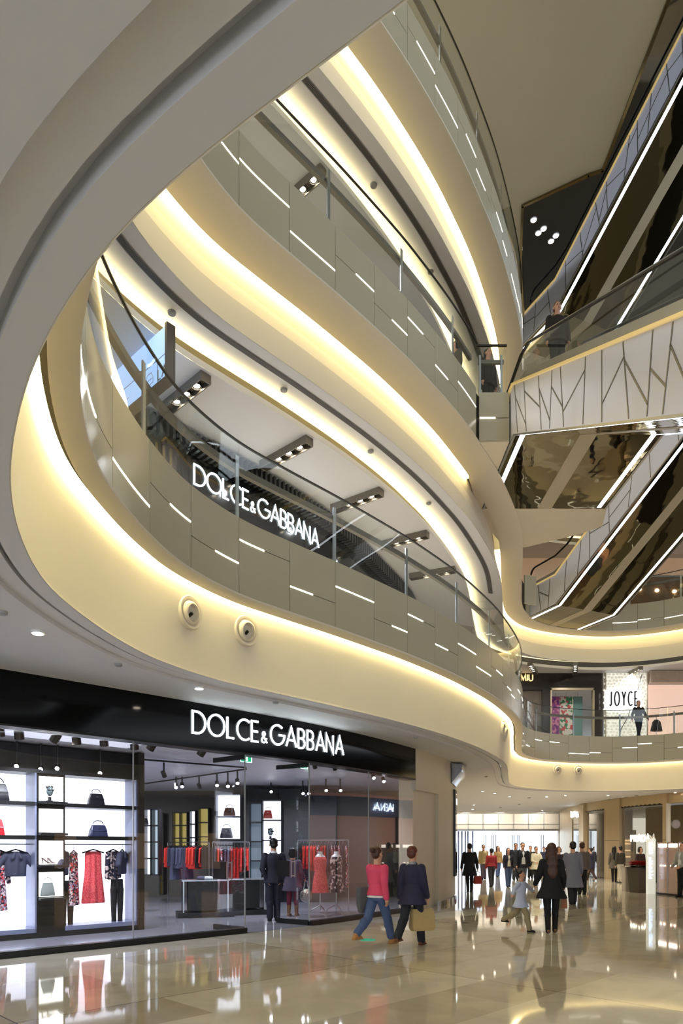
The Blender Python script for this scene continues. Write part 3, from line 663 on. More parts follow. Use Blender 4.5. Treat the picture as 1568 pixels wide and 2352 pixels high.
def lettering(txt, place, cap, m, root, th=0.115, depth=0.05, sx=1.0, small='&', smallk=0.55, gap=0.0, rad=None):
    """place(u) -> (origin, right vector, outward vector) at run length u; each letter is a part"""
    u = 0.0
    for ch in txt:
        k = smallk if ch in small else 1.0
        w, polys = GL[ch]
        if polys:
            o, r, out = place(u); mb = M()
            for p in polys:
                stroke(mb, [(a*sx, b) for a, b in p], th if k == 1 else th*1.25, depth/cap, lambda x, y, z: Vector(o)+Vector(r)*x*cap*k+Vector((0, 0, 1))*y*cap*k+Vector(out)*z*cap)
            mb.v = [tuple(Vector(p)-root.location) for p in mb.v]
            mb.build('letter_'+({'&': 'ampersand'}.get(ch, ch.lower())), m, root)
        u += (w*sx+0.14*(2.0 if k < 1 else 1)+gap)*cap*k
    return u
def text_len(txt, cap, sx=1.0, smallk=0.55, gap=0.0):
    return sum((GL[c][0]*sx+0.14*(2.0 if c == '&' else 1)+gap)*cap*(smallk if c == '&' else 1) for c in txt)
# ------------------------------------------------------------ wall helper
def slab_wall(mb, a, b, z0, z1, th=0.1):
    d = Vector((b[0]-a[0], b[1]-a[1], 0)); L_ = d.length; an = math.atan2(d.y, d.x); n = Vector((-d.y, d.x, 0))/L_
    c = Vector(((a[0]+b[0])/2, (a[1]+b[1])/2, (z0+z1)/2))+n*th/2
    mb.box(c, (L_, th, z1-z0), rz=an); return mb
def rel(mb, root): mb.v = [tuple(Vector(p)-root.location) for p in mb.v]; return mb

# ------------------------------------------------------------ the lower shop: fascia, glass, doors
FLP = [(-9.2, 5.9), (-6.5, 8.45), (-4.96, 9.92), (-3.4, 11.42), (-1.82, 13.0), (-0.64, 14.25), (0.7, 15.95), (1.93, 17.85)]
FAS = Curve(FLP, False, 0.1, 4)      # outward normal (left of travel) points into the shop
sh = thing('shop_fascia', 'glossy black curved fascia over the lower shopfront carrying the large white glowing name', 'fascia', (*FAS.at(FAS.near(-1.82, 13)), 3.42))
mb = M(); FAS.sweep(mb, [(0, 3.42), (0, 4.22), (0.3, 4.22), (0.3, 3.42)], 0, FAS.L, True, 0.2); rel(mb, sh).build('fascia_panel', BLACK, sh)
mb = M(); FAS.sweep(mb, [(-0.015, 3.40), (-0.015, 3.43), (0.28, 3.43), (0.28, 3.40)], 0, FAS.L, True, 0.2); rel(mb, sh).build('lower_trim', MBLACK, sh)
sg = thing('shop_sign', 'large white glowing shop name letters on the lower black fascia', 'sign', (*FAS.at(FAS.near(-1.3, 13.5)), 3.66), group=None)
tx = 'DOLCE&GABBANA'; t0 = FAS.near(-2.66, 12.17); t1 = FAS.near(0.02, 15.12); cap = 0.385
tl = text_len(tx, cap, 0.92); gp = ((t1-t0)-tl)/(cap*len(tx))
def pl_fas(u):
    t = t0+u; a = FAS.ang(t); n = FAS.at(t, -0.012); return (n[0], n[1], 3.67), (math.cos(a), math.sin(a), 0), (math.sin(a), -math.cos(a), 0)
lettering(tx, pl_fas, cap, SIGN, sg, th=0.098, depth=0.015, gap=gp, sx=0.92)
lamp('AREA', 'sign_glow_light', (FAS.at((t0+t1)/2, -0.3)[0], FAS.at((t0+t1)/2, -0.3)[1], 3.88), 18, (0.85, 0.93, 1.0), (FAS.at((t0+t1)/2, -0.2)[0], FAS.at((t0+t1)/2, -0.2)[1], 4.3), 1.5) if False else None

T565 = FAS.near(*hit(565, (-1.82, 13.0), (0.7, 0.71))[0]); T305 = FAS.near(*hit(305, (-4.96, 9.92), (0.72, 0.69))[0])
T711 = FAS.near(*hit(711, (-0.64, 14.25), (0.6, 0.8))[0]); T850 = FAS.near(*hit(850, (0.7, 15.95), (0.56, 0.83))[0])
front = thing('shop_window', 'full-height clear glass shopfront left of the open doorway under the black fascia', 'window', (*FAS.at(T305), 0))
fr2 = thing('shop_window', 'full-height clear glass shopfront between the doorway and the cream wall', 'window', (*FAS.at(T711), 0))
for root, brk in ((front, [T305-4.2, T305, T565]), (fr2, [T711, T850, FAS.L-0.02])):
    for a, b in zip(brk, brk[1:]):
        mb = M(); FAS.sweep(mb, [(0.04, 0.09), (0.04, 3.42), (0.056, 3.42), (0.056, 0.09)], a+0.006, b-0.006, True, 0.3); rel(mb, root).build('glass_pane', SHOPGLASS, root)
    mb = M(); FAS.sweep(mb, [(-0.03, 0.0), (-0.03, 0.10), (0.12, 0.10), (0.12, 0.0)], brk[0], brk[-1], True, 0.2); rel(mb, root).build('base_rail', MBLACK, root)
    for b in brk[1:-1]+([brk[-1]] if root is front else [brk[0]]):
        c = FAS.at(b, 0.05); mb = M(); mb.box((c[0], c[1], 1.75), (0.012, 0.03, 3.33), rz=FAS.ang(b)); rel(mb, root).build('edge_seal', GREY, root)
for (t, lbl, sgn) in ((T565, 'open glass door leaf folded inward on the left side of the doorway', -1), (T711, 'open glass door leaf folded inward on the right side of the doorway', 1)):
    c = FAS.at(t, 0.06); a = FAS.ang(t)+PI/2+(0.12 if sgn < 0 else 0.12); Ld = 0.86
    d = thing('glass_door', lbl, 'door', (c[0], c[1], 0), a, 'open glass doors of the lower shop')
    mb = M(); mb.box((Ld/2, 0, 1.72), (Ld-0.02, 0.014, 3.2)); mb.build('glass_panel', SHOPGLASS, d)
    mb = M(); mb.box((Ld/2, 0, 3.36), (Ld, 0.05, 0.09)); mb.box((Ld/2, 0, 0.06), (Ld, 0.05, 0.10)); mb.build('rail', MBLACK, d)
    mb = M(); mb.box((Ld-0.17, 0, 1.18), (0.32, 0.04, 0.34)); mb.build('lock_plate', MBLACK, d)
    mb = M(); mb.box((0.42, 0.06, 1.18), (0.02, 0.02, 0.36)); mb.box((0.42, -0.06, 1.18), (0.02, 0.02, 0.36)); mb.box((0.42, 0, 1.33), (0.02, 0.14, 0.02)); mb.box((0.42, 0, 1.03), (0.02, 0.14, 0.02)); mb.build('pull_handle', STEEL, d)
# green exit signs hanging inside
def exit_sign(px, py, Y, w, h, label, rz=0.6, z=None):
    p = P3(px, py, Y); t = thing('exit_sign', label, 'sign', p, rz, 'green exit signs')
    mb = M(); mb.box((0, 0, 0), (w, 0.03, h)); mb.build('sign_body', mat('exit_body_green', (0.05, 0.45, 0.34), 0.3, emit=0.5, ecol=(0.1, .8, .55), noise=0.02), t)
    mb = M()
    for x in (-w/2, w/2): mb.box((x, -0.02, 0), (0.012, 0.01, h))
    for z_ in (-h/2, h/2): mb.box((0, -0.02, z_), (w, 0.01, 0.012))
    mb.box((0.0, -0.02, 0), (h*0.5, 0.01, h*0.06)); mb.box((-h*0.25, -0.02, 0), (h*0.06, 0.01, h*0.56)); mb.box((h*0.25, -0.02, 0), (h*0.06, 0.01, h*0.56)); mb.box((0, -0.02, h*0.28), (h*0.5, 0.01, h*0.06)); mb.box((0, -0.02, -h*0.28), (h*0.5, 0.01, h*0.06)); mb.box((h*.06, -0.02, 0.0), (h*0.06, 0.01, h*0.4))
    mb.build('door_symbol', GREENW, t)
    zt = (z or 3.5)-p.z; mb = M()
    for x in (-w*0.4, w*0.4): mb.cyl((x, 0, h/2), (x, 0, zt), 0.006, 6)
    mb.build('hanger', STEEL, t)
exit_sign(564, 1743, 13.9, 0.26, 0.13, 'green exit sign hanging in the doorway of the lower shop, larger one', 0.7)
exit_sign(697, 1760, 15.6, 0.20, 0.11, 'green exit sign behind the right glass pane of the doorway, smaller one', 0.8)
exit_sign(566, 1185, 15.5, 0.34, 0.22, 'green exit sign below the upper glowing sign behind the railing', 0.7, 9.9)

# interior shell of the lower shop
IN = [FAS.at(i*FAS.L/30, 0.31) for i in range(31)]
inp = IN+[(1.9, 18.4), (1.9, 24.0), (-15, 24.0), (-15, 5.6)]
mb = M(); mb.plate(inp, 3.52); mb.build('ceiling', mat('shop_ceiling', (0.93, 0.93, 0.96), 0.5, noise=0.01), kind='structure')
inf = [FAS.at(i*FAS.L/30, -0.02) for i in range(31)]+[(1.9, 18.4), (1.9, 24.0), (-15, 24.0), (-15, 5.6)]
mb = M(); mb.plate(inf, 0.004); mb.build('floor', mat('shop_grey_floor', (0.62, 0.62, 0.66), 0.12, noise=0.06, nscale=1.5), kind='structure')
mb = M(); slab_wall(mb, (-15, 22.6), (2.0, 22.6), 0, 3.52, 0.15); mb.build('wall_back', DBROWN, kind='structure')
mb = M(); slab_wall(mb, (-15, 5.6), (-15, 24), 0, 4.2, 0.15); mb.build('wall_left', DBROWN, kind='structure')
mb = M(); slab_wall(mb, (1.85, 24), (1.85, 18.6), 0, 3.52, 0.1); mb.build('wall_side', mat('dark_shop_wall', (0.13, 0.13, 0.15), 0.25, noise=0.05), kind='structure')

mb = M(); FAS.sweep(mb, [(0.55, 3.46), (0.55, 3.50), (1.25, 3.50), (1.25, 3.46)], max(0, T305-4.5), T305+0.5, True, 0.3)
o = mb.build('glow_ceiling_panel', mat('soffit_white_glow', (0.95, 0.95, 1), 0.5, emit=0.45, ecol=(.9, .92, 1), noise=0.01)); tag(o, 'long pale ceiling panel with painted glow behind the spotlights of the left window', 'ceiling panel')  # plain white soffit, its lit look put in as emission
# ---- window display wall of the left bays
DP, DD = (-5.9, 11.8), (0.744, 0.668)
def dpt(px): return hit(px, DP, DD)
DANG = math.atan2(DD[1], DD[0]); DN = Vector((-DD[1], DD[0], 0))
def dZ(px, py): 
    (x, y), t = dpt(px); return EYE+(HY-py)/FPX*y
UNIT_T = -2.6
disp = thing('display_wall', 'dark framed window display wall with white bays of painted glow and a column of light boxes', 'display unit', (DP[0], DP[1], 0), DANG)
def dbox(mb, t0, t1, z0, z1, y0, y1): mb.box(((t0+t1)/2, (y0+y1)/2, (z0+z1)/2), (t1-t0, y1-y0, z1-z0)); return mb
tt = lambda px: dpt(px)[1]
zA = [dZ(220, 1935), dZ(220, 1862), dZ(220, 1790)]           # rail shelf, upper shelf, head
ZR, ZM, ZT = dZ(220, 1925), dZ(220, 1852), dZ(220, 1785)
D_ = 0.55
t_l, t62, t84, t90, t145, t150, t290, t315, t328 = UNIT_T, tt(62), tt(84), tt(90), tt(145), tt(150), tt(290), tt(315), tt(329)
mb = M()
dbox(mb, t_l, t328, ZT, ZT+0.07, 0, D_); dbox(mb, t_l, t328, 0.004, 0.10, -0.02, D_)
dbox(mb, t_l, t328, ZT+0.07, 3.5, 0.25, D_)
mb.build('frame', MBLACK, disp)
mb = M(); dbox(mb, t84, t150, 0.1, ZT, 0.02, D_); mb.build('light_box_column', mat('bronze_black_panel', (0.17, 0.155, 0.135), 0.12, 0.3, noise=0.1), disp)
mb = M(); dbox(mb, t315, t328, 0.0, 3.5, -0.05, D_); mb.build('end_panel', DBROWN, disp)
for a, b, ex in ((t_l, t84, t62), (t150, t315, t290)):
    for z in (ZM, ZR):
        mb = M(); dbox(mb, a, b, z-0.035, z+0.035, 0.0, D_-0.05); mb.build('shelf', MBLACK, disp)
    mb = M(); dbox(mb, a, b, 0.10, ZT, D_-0.05, D_-0.03); mb.build('bay_back_glow', WHITEGLOW, disp)  # bay back, its spotlit brightness put in as emission
    mb = M(); dbox(mb, b-0.03, b, 0.10, ZT, 0.0, D_-0.05); mb.build('bay_side', mat('blue_grey_lacquer', (0.52, 0.55, 0.66), 0.3, noise=0.02), disp)
    mb = M(); dbox(mb, a, b, 0.10, 0.18, 0.0, D_-0.05); mb.build('bay_plinth', mat('blue_grey_lacquer', (0.52, 0.55, 0.66), 0.3), disp)
    mb = M(); mb.cyl((a+0.02, 0.25, ZR-0.12), (b-0.03, 0.25, ZR-0.12), 0.012, 8); mb.build('hanging_rail', STEEL, disp)
for k, (ya, yb) in enumerate(((1784, 1840), (1858, 1912), (1931, 1985), (2003, 2059))):
    z1, z0 = dZ(117, ya), dZ(117, yb)
    mb = M(); dbox(mb, t90, t145, z0, z1, 0.0, 0.03)
    mb.build('light_box', LIGHTBOX, disp)
def on_disp(px, z, y=0.0):
    (x, yy), t = dpt(px); return Vector((DP[0], DP[1], 0))+Vector((DD[0], DD[1], 0))*t+DN*y+Vector((0, 0, z))

# ---- handbags
LEATHER = {k: mat('leather_'+k, c, 0.3, noise=0.04) for k, c in {'black': (0.13, 0.13, 0.16), 'navy': (0.22, 0.24, 0.36), 'red': (0.86, 0.16, 0.20), 'silver': (0.62, 0.66, 0.64), 'brown': (0.48, 0.28, 0.14), 'coral': (0.78, 0.25, 0.2)}.items()}
def bag_parts(root, w, h, d, m, flap=True):
    mb = M(); rows = []
    for z, a, b in ((0, 1, 1), (h*0.06, 1.03, 1.05), (h*0.5, 0.93, 0.85), (h*0.9, 0.75, 0.5), (h, 0.72, 0.42)):
        ww, dd = w/2*a, d/2*b; c = 0.82
        rows.append([(-ww, -dd*c, z), (-ww*0.93, -dd, z), (ww*0.93, -dd, z), (ww, -dd*c, z), (ww, dd*c, z), (ww*0.93, dd, z), (-ww*0.93, dd, z), (-ww, dd*c, z)])
    mb.loft(rows); mb.build('body', m, root, True)
    if flap:
        mb = M(); mb.loft([[(-w*0.36, 0, h+0.004), (w*0.36, 0, h+0.004)], [(-w*0.37, -d*0.26, h*0.96), (w*0.37, -d*0.26, h*0.96)], [(-w*0.46, -d*0.47, h*0.48), (w*0.46, -d*0.47, h*0.48)], [(-w*0.45, -d*0.50, h*0.46), (w*0.45, -d*0.50, h*0.46)], [(-w*0.36, -d*0.20, h*0.90), (w*0.36, -d*0.20, h*0.90)]], False, False); mb.build('flap', m, root)
        mb = M(); mb.box((0, -d*0.40, h*0.72), (w*0.12, 0.01, h*0.06)); mb.build('clasp', STEEL, root)
    mb = M(); pts = [(w*0.30*math.cos(t), 0.0, h+0.02+h*0.30*math.sin(t)) for t in [PI*k/10 for k in range(11)]]; mb.tube(pts, w*0.025, 6); mb.build('handle', m, root)
def handbag(pos, rz, w, h, d, m, label, flap=True, group=None):
    t = thing('handbag', label, 'handbag', pos, rz, group); bag_parts(t, w, h, d, m, flap); return t
def on_d(px, z, w, h, d, m, label, y=0.22, flap=True): return handbag(on_disp(px, z, y), DANG+0.1, w, h, d, m, label, flap)
on_d(231, ZM+0.035, 0.30, 0.22, 0.14, LEATHER['black'], 'black handbag on the top shelf above the red dress')
on_d(236, ZR+0.035, 0.34, 0.22, 0.15, LEATHER['navy'], 'navy patent handbag on the lower shelf just above the red dress')
on_d(2, ZM+0.035, 0.36, 0.30, 0.17, LEATHER['black'], 'black handbag cut by the left edge on the top shelf')
on_d(-6, ZR+0.035, 0.32, 0.28, 0.16, LEATHER['red'], 'red handbag cut by the left edge on the lower shelf')
on_d(107, dZ(117, 2057), 0.24, 0.24, 0.06, LEATHER['silver'], 'pale silver box handbag before the lowest light box', -0.06, False)
# head stand and shoes before the light boxes
def head_stand(pos, label, s=1.0, m=MBLACK):
    t = thing('sunglasses_stand', label, 'display head', pos, DANG)
    mb = M(); mb.cyl((0, 0, 0), (0, 0, 0.02), 0.07*s, 16); mb.cyl((0, 0, 0.02), (0, 0, 0.10*s), 0.035*s, 12); mb.build('stand', m, t)
    mb = M(); mb.ell((0, 0, 0.22*s), (0.075*s, 0.09*s, 0.11*s), 16, 12); mb.ell((0, -0.085*s, 0.20*s), (0.012, 0.02, 0.02)); mb.build('head', mat('chrome_head', (0.6, 0.68, 0.68), 0.15, 0.8, noise=0.2, nscale=20), t, True)
    mb = M(); mb.ell((-0.035*s, -0.085*s, 0.235*s), (0.03*s, 0.012, 0.024*s)); mb.ell((0.035*s, -0.085*s, 0.235*s), (0.03*s, 0.012, 0.024*s)); mb.box((0, -0.085*s, 0.245*s), (0.03, 0.01, 0.008)); mb.build('sunglasses', MBLACK, t)
    mb = M()
    for k in range(14): mb.ell((0.07*s*math.cos(k*0.9)*0.8, 0.03*s*math.sin(k*2.1), 0.30*s+0.018*s*math.sin(k*1.7)), (0.024*s, 0.024*s, 0.02*s), 8, 5)
    mb.build('headband', mat('dark_jewels', (0.16, 0.17, 0.18), 0.2, 0.4, noise=0.3, nscale=60), t)
head_stand(on_disp(110, dZ(117, 1842), -0.09), 'small chrome display head with sunglasses before the topmost light box', 0.85)
def shoe(t, x, m, rz):
    R = Matrix.Rotation(rz, 3, 'Z')
    mb = M(); rows = []
    for y, z, w, h in ((0.10, 0.085, 0.02, 0.03), (0.06, 0.075, 0.028, 0.03), (0.0, 0.035, 0.026, 0.022), (-0.06, 0.01, 0.034, 0.022), (-0.11, 0.008, 0.02, 0.014), (-0.13, 0.006, 0.006, 0.006)):
        rows.append([R @ Vector((w*math.cos(2*PI*k/10), y, z+h*0.5*math.sin(2*PI*k/10)+h*0.5))+Vector((x, 0, 0)) for k in range(10)])
    mb.loft(rows); mb.build('shoe_upper', m, t, True)
    mb = M(); mb.tube([R @ Vector((0, 0.09, 0.085))+Vector((x, 0, 0)), R @ Vector((0, 0.10, 0.0))+Vector((x, 0, 0))], [0.012, 0.005], 6); mb.build('heel', m, t)
for px, a, nm in ((102, 0.5, 'left'), (113, 0.3, 'right')):
    t = thing('high_heel_shoe', '%s black and red pointed high heel shoe before the third light box' % nm, 'shoe', on_disp(px, dZ(117, 1984), -0.1), DANG, 'pair of heels before the third light box')
    shoe(t, 0, mat('shoe_leather', (0.25, 0.08, 0.09), 0.25, noise=0.5, nscale=25), a)
# black ledge pieces under light boxes
mb = M()
for yb in (1842, 1914, 1987, 2061): dbox(mb, t90-0.03, t145+0.03, dZ(117, yb+5), dZ(117, yb), -0.16, 0.02)
mb.build('ledge', MBLACK, disp)

# ---- garments
def garment_mesh(kind, voxel=0.012):
    mb = M()
    def body(secs):
        rows = []
        for z, w, d, dx in secs: rows.append([(dx+w*math.cos(2*PI*k/20), d*math.sin(2*PI*k/20)*(1+0.25*math.cos(k*2.5)), z) for k in range(20)])
        mb.loft(rows)
    if kind == 'dress': body([(0, .10, .03, 0), (-.03, .165, .045, 0), (-.22, .165, .06, 0), (-.42, .17, .06, 0), (-.65, .20, .07, 0), (-.98, .235, .075, 0), (-1.0, .232, .07, 0)])
    if kind == 'long_dress':
        body([(0, .10, .03, 0), (-.03, .17, .045, 0), (-.25, .16, .05, 0), (-.45, .15, .05, 0), (-1.05, .20, .06, 0)])
        for s in (-1, 1): mb.cap((s*.16, 0, -.06), (s*.22, 0, -.55), .05, .04)
    if kind == 'jacket':
        body([(0, .09, .04, 0), (-.04, .19, .06, 0), (-.25, .19, .07, 0), (-.42, .18, .07, 0), (-.45, .18, .06, 0)])
        for s in (-1, 1): mb.cap((s*.17, 0, -.07), (s*.30, 0, -.26), .065, .06)
        for s in (-1, 1): mb.cap((s*.03, -.06, -.02), (s*.07, -.075, -.12), .022, .03)
    if kind == 'top':
        body([(0, .09, .04, 0), (-.04, .18, .06, 0), (-.25, .18, .065, 0), (-.58, .17, .065, 0), (-.6, .17, .06, 0)])
        for s in (-1, 1): mb.cap((s*.17, 0, -.07), (s*.21, 0, -.55), .055, .042)
    if kind == 'trousers':
        body([(0, .14, .04, 0), (-.25, .15, .05, 0)])
        for s in (-1, 1): mb.cap((s*.075, 0, -.2), (s*.07, 0, -.92), .07, .045)
    if kind == 'slim':       # a garment seen on a packed rack, thin across
        body([(0, .03, .05, 0), (-.04, .035, .17, 0), (-.3, .035, .17, 0), (-.62, .04, .17, 0), (-.64, .04, .16, 0)])
        for s in (-1, 1): mb.cap((0, s*.16, -.07), (0.0, s*.19, -.5), .035, .03)
    if kind == 'slim_long':
        body([(0, .03, .05, 0), (-.04, .035, .16, 0), (-.4, .035, .15, 0), (-1.0, .045, .19, 0), (-1.05, .04, .18, 0)])
    return remesh(mb, voxel)
def fabric(name, base, spots=None, scale=18, thr=0.55, rough=0.75):
    if name in MATS: return MATS[name]
    m = mat(name, base, rough, noise=0.10, nscale=14)
    if spots:
        nt = m.node_tree; b = nt.nodes['Principled BSDF']; tc = nt.nodes.new('ShaderNodeTexCoord'); v = nt.nodes.new('ShaderNodeTexVoronoi'); v.inputs['Scale'].default_value = scale
        nt.links.new(tc.outputs['Object'], v.inputs['Vector']); ramp = nt.nodes.new('ShaderNodeValToRGB'); e = ramp.color_ramp.elements; ramp.color_ramp.interpolation = 'CONSTANT'
        e[0].position = 0; e[0].color = (*srgb(base), 1); e[1].position = thr; e[1].color = (*srgb(spots[0]), 1)
        for i, c in enumerate(spots[1:]): q = e.new(thr+(1-thr)*(i+1)/len(spots)); q.color = (*srgb(c), 1)
        sep = nt.nodes.new('ShaderNodeSeparateColor'); nt.links.new(v.outputs['Color'], sep.inputs[0]); nt.links.new(sep.outputs[0], ramp.inputs[0]); nt.links.new(ramp.outputs[0], b.inputs['Base Color'])
    return m
REDL = fabric('coral_red_lace', (0.90, 0.27, 0.30), ((0.97, 0.42, 0.43),), 70, 0.5)
FLORAL = fabric('floral_print', (0.13, 0.11, 0.18), ((0.93, 0.86, 0.84), (0.82, 0.25, 0.25), (0.75, 0.62, 0.7)), 34, 0.42)
FLOR2 = fabric('cream_floral_on_navy', (0.14, 0.14, 0.21), ((0.85, 0.78, 0.76), (0.7, 0.6, 0.6)), 22, 0.6)
NAVYF = fabric('navy_wool', (0.24, 0.25, 0.33)); BLACKF = fabric('black_wool', (0.07, 0.07, 0.085)); REDF = fabric('red_knit', (0.88, 0.22, 0.18)); GREYF = fabric('slate_wool', (0.33, 0.34, 0.43)); PLUMF = fabric('plum_wool', (0.30, 0.19, 0.27))
GM = {}
def garment(kind, m, pos, rz, label, cat, group=None, hanger=True, name=None, scale=1.0, hook=0.12):
    if kind not in GM: GM[kind] = garment_mesh(kind)
    me = GM[kind]
    if not me.materials: me.materials.append(m)
    t = thing(name or {'slim': 'knit_top', 'slim_long': 'long_dress', 'long_dress': 'dress'}.get(kind, kind), label, cat, pos, rz, group)
    o = bpy.data.objects.new('fabric_body', me); COL.objects.link(o); o.parent = t; o.scale = (scale,)*3
    o.material_slots[0].link = 'OBJECT'; o.material_slots[0].material = m
    if hanger:
        mb = M(); w = 0.21 if not kind.startswith('slim') else 0.0
        mb.tube([(-w, 0, -.03), (0, 0, 0.035), (w, 0, -.03)] if w else [(0, -.17, -.03), (0, 0, 0.035), (0, .17, -.03)], 0.014, 6); h = mb.build('hanger', MBLACK, t)
        mb = M(); mb.tube([(0, 0, 0.03), (0, 0, hook-0.03), (0.02, 0, hook), (0.0, 0, hook+0.018), (-.02, 0, hook)], 0.004, 5); mb.build('hook', STEEL, h)
    return t
zr = ZR-0.12
def on_rail(px, hook=0.12): return on_disp(px, zr-hook-0.01, 0.25)
garment('dress', REDL, on_rail(226), DANG, 'sleeveless coral red lace dress hanging in the middle of the bright bay', 'dress')
garment('jacket', NAVYF, on_rail(46), DANG, 'cropped navy short-sleeved jacket hanging left of the light boxes', 'jacket')
garment('long_dress', FLORAL, on_rail(3), DANG+0.3, 'long floral dress cut by the left edge', 'dress')
garment('jacket', NAVYF, on_rail(158), DANG+1.0, 'navy jacket at the left end of the rail beside the light boxes', 'jacket')
garment('trousers', BLACKF, on_rail(165, 0.12)-Vector((0, 0, 0.55)), DANG+0.2, 'black trousers below the navy jacket at the left end of the rail', 'trousers', hanger=False)
garment('dress', FLORAL, on_rail(181)+Vector((0, 0, -0.02)), DANG+0.9, 'floral print dress hanging left of the red dress', 'dress', scale=1.0)
garment('top', FLOR2, on_rail(272), DANG+0.5, 'navy top with cream blossoms hanging right of the red dress', 'top', scale=0.92)
garment('trousers', BLACKF, on_rail(281)-Vector((0, 0, 0.55)), DANG+0.2, 'black trousers at the right end of the rail', 'trousers', hanger=False)
garment('jacket', NAVYF, on_rail(293), DANG+0.9, 'navy jacket at the right end of the rail against the bay side', 'jacket')

# ---- packed clothes rails deeper in the shop
def rack(px0, px1, ytop, Y0, Y1, cols, gl, lbl, zshelf=None, kindf=None):
    a = P3(px0, ytop, Y0); b = P3(px1, ytop, Y1); b.z = a.z
    t = thing('clothes_rail', lbl, 'clothes rail', (a.x, a.y, 0))
    mb = M(); mb.cyl(a-t.location, b-t.location, 0.014, 8); mb.build('rail', STEEL, t)
    for k, p in enumerate((a, b)):
        mb = M(); mb.cyl((p.x-a.x, p.y-a.y, 0.0), (p.x-a.x, p.y-a.y, a.z), 0.014, 8); mb.build('upright', STEEL, t)
    n = len(cols); d = b-a; an = math.atan2(d.y, d.x)
    for i, c in enumerate(cols):
        p = a+d*((i+0.6)/(n+0.2)); m, kind, nm = c
        garment(kind, m, (p.x, p.y, p.z-0.13), an+0.15*math.sin(i*3.1), nm, 'clothing', gl, scale=0.95+0.05*math.sin(i*5))
R_, N_, G_, P_, B_, Fl_ = REDF, NAVYF, GREYF, PLUMF, BLACKF, FLORAL
def nm(m, where): 
    return {R_: 'red top', N_: 'navy top', G_: 'slate grey top', P_: 'plum long dress', B_: 'black top', Fl_: 'dark floral top'}[m]+' packed on the '+where
def cols(seq, where): return [(m, k, nm(m, where)) for m, k in seq]
S_, SL_ = 'slim', 'slim_long'
rack(385, 480, 1935, 20.2, 19.0, cols([(R_, S_), (N_, S_), (G_, SL_), (N_, S_), (G_, S_), (G_, S_), (N_, SL_), (R_, S_), (R_, S_), (R_, S_), (B_, S_), (R_, S_), (B_, S_)], 'rear rail left of the doorway'), 'clothes on the rear rail', 'steel clothes rail before the gold-lit shelves')
rack(488, 572, 1934, 17.2, 17.4, cols([(N_, S_), (R_, S_), (Fl_, S_), (N_, S_), (G_, S_), (R_, SL_), (R_, SL_), (R_, SL_), (R_, S_), (Fl_, S_), (R_, S_)], 'middle rail seen through the open left door'), 'clothes on the middle rail', 'steel clothes rail seen through the open left door leaf')
rack(684, 800, 1930, 17.0, 17.0, cols([(B_, S_), (R_, S_), (R_, S_), (R_, S_), (R_, S_), (Fl_, S_), (R_, SL_), (R_, SL_), (N_, S_), (Fl_, SL_), (Fl_, SL_), (Fl_, SL_), (N_, SL_), (Fl_, SL_)], 'front rail behind the right window'), 'clothes on the front rail', 'steel clothes rail behind the right shop window')

# ---- mannequin torsos behind the right window
def torso(px, Y, m, label):
    p = P3(px, 2100, Y); t = thing('mannequin', label, 'mannequin', (p.x, p.y, 0.004), 0.8, 'headless mannequins in the right window')
    mb = M(); rows = []
    for z, w, d in ((0.78, .17, .11), (0.9, .165, .11), (1.05, .125, .09), (1.2, .15, .11), (1.32, .165, .11), (1.42, .15, .08), (1.47, .06, .06), (1.54, .055, .055)): rows.append([(w*math.cos(2*PI*k/18), d*math.sin(2*PI*k/18), z) for k in range(18)])
    mb.loft(rows); mb.build('torso', WHITE, t, True)
    mb = M(); rows = []
    for z, w, d in ((0.55, .235, .17), (0.8, .20, .14), (0.92, .185, .13), (1.05, .145, .11), (1.2, .168, .128), (1.33, .182, .125), (1.41, .15, .09)): rows.append([(w*math.cos(2*PI*k/24)*(1+0.03*math.cos(k*1.7)), d*math.sin(2*PI*k/24), z) for k in range(24)])
    mb.loft(rows); mb.build('dress', m, t, True)
    mb = M(); mb.cyl((0, 0, 0.12), (0, 0, 0.8), 0.015, 8)
    for k in range(3):
        a = 2*PI*k/3+0.3; mb.tube([(0, 0, 0.25), (0.2*math.cos(a), 0.2*math.sin(a), 0.14), (0.28*math.cos(a), 0.28*math.sin(a), 0.0)], 0.012, 6)
    mb.build('tripod_stand', STEEL, t)
torso(735, 16.35, REDL, 'headless mannequin in a coral red dress behind the right window')
torso(772, 16.6, FLOR2, 'headless mannequin in a dark floral dress behind the right window')

# ---- shelving in the back of the shop
def shelf_unit(px0, px1, ytop, ybot, Y, label, mback, rows, framec=MBLACK, rz=0.0, cols_=1, depth=0.35):
    a = P3(px0, ybot, Y); b = P3(px1, ytop, Y); w = b.x-a.x; h = b.z-a.z
    t = thing('shelf_unit', label, 'shelves', (a.x, a.y, a.z), rz)
    mb = M(); mb.box((w/2, depth, h/2), (w, 0.03, h)); mb.build('back_panel', mback, t)
    mb = M(); mb.box((0, depth/2, h/2), (0.03, depth, h)); mb.box((w, depth/2, h/2), (0.03, depth, h)); mb.box((w/2, depth/2, h), (w, depth, 0.03)); mb.box((w/2, depth/2, 0), (w, depth, 0.03))
    for k in range(1, cols_): mb.box((w*k/cols_, depth/2, h/2), (0.03, depth, h))
    mb.build('frame', framec, t)
    for k in range(1, rows):
        mb = M(); mb.box((w/2, depth/2, h*k/rows), (w, depth, 0.035)); mb.build('shelf', framec, t)
    return a, w, h
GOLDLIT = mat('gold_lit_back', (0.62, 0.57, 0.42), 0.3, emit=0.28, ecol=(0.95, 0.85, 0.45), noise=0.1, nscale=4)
GREYB = mat('grey_shelf_back', (0.52, 0.56, 0.60), 0.35, emit=0.12, ecol=(.7, .8, .9), noise=0.05)
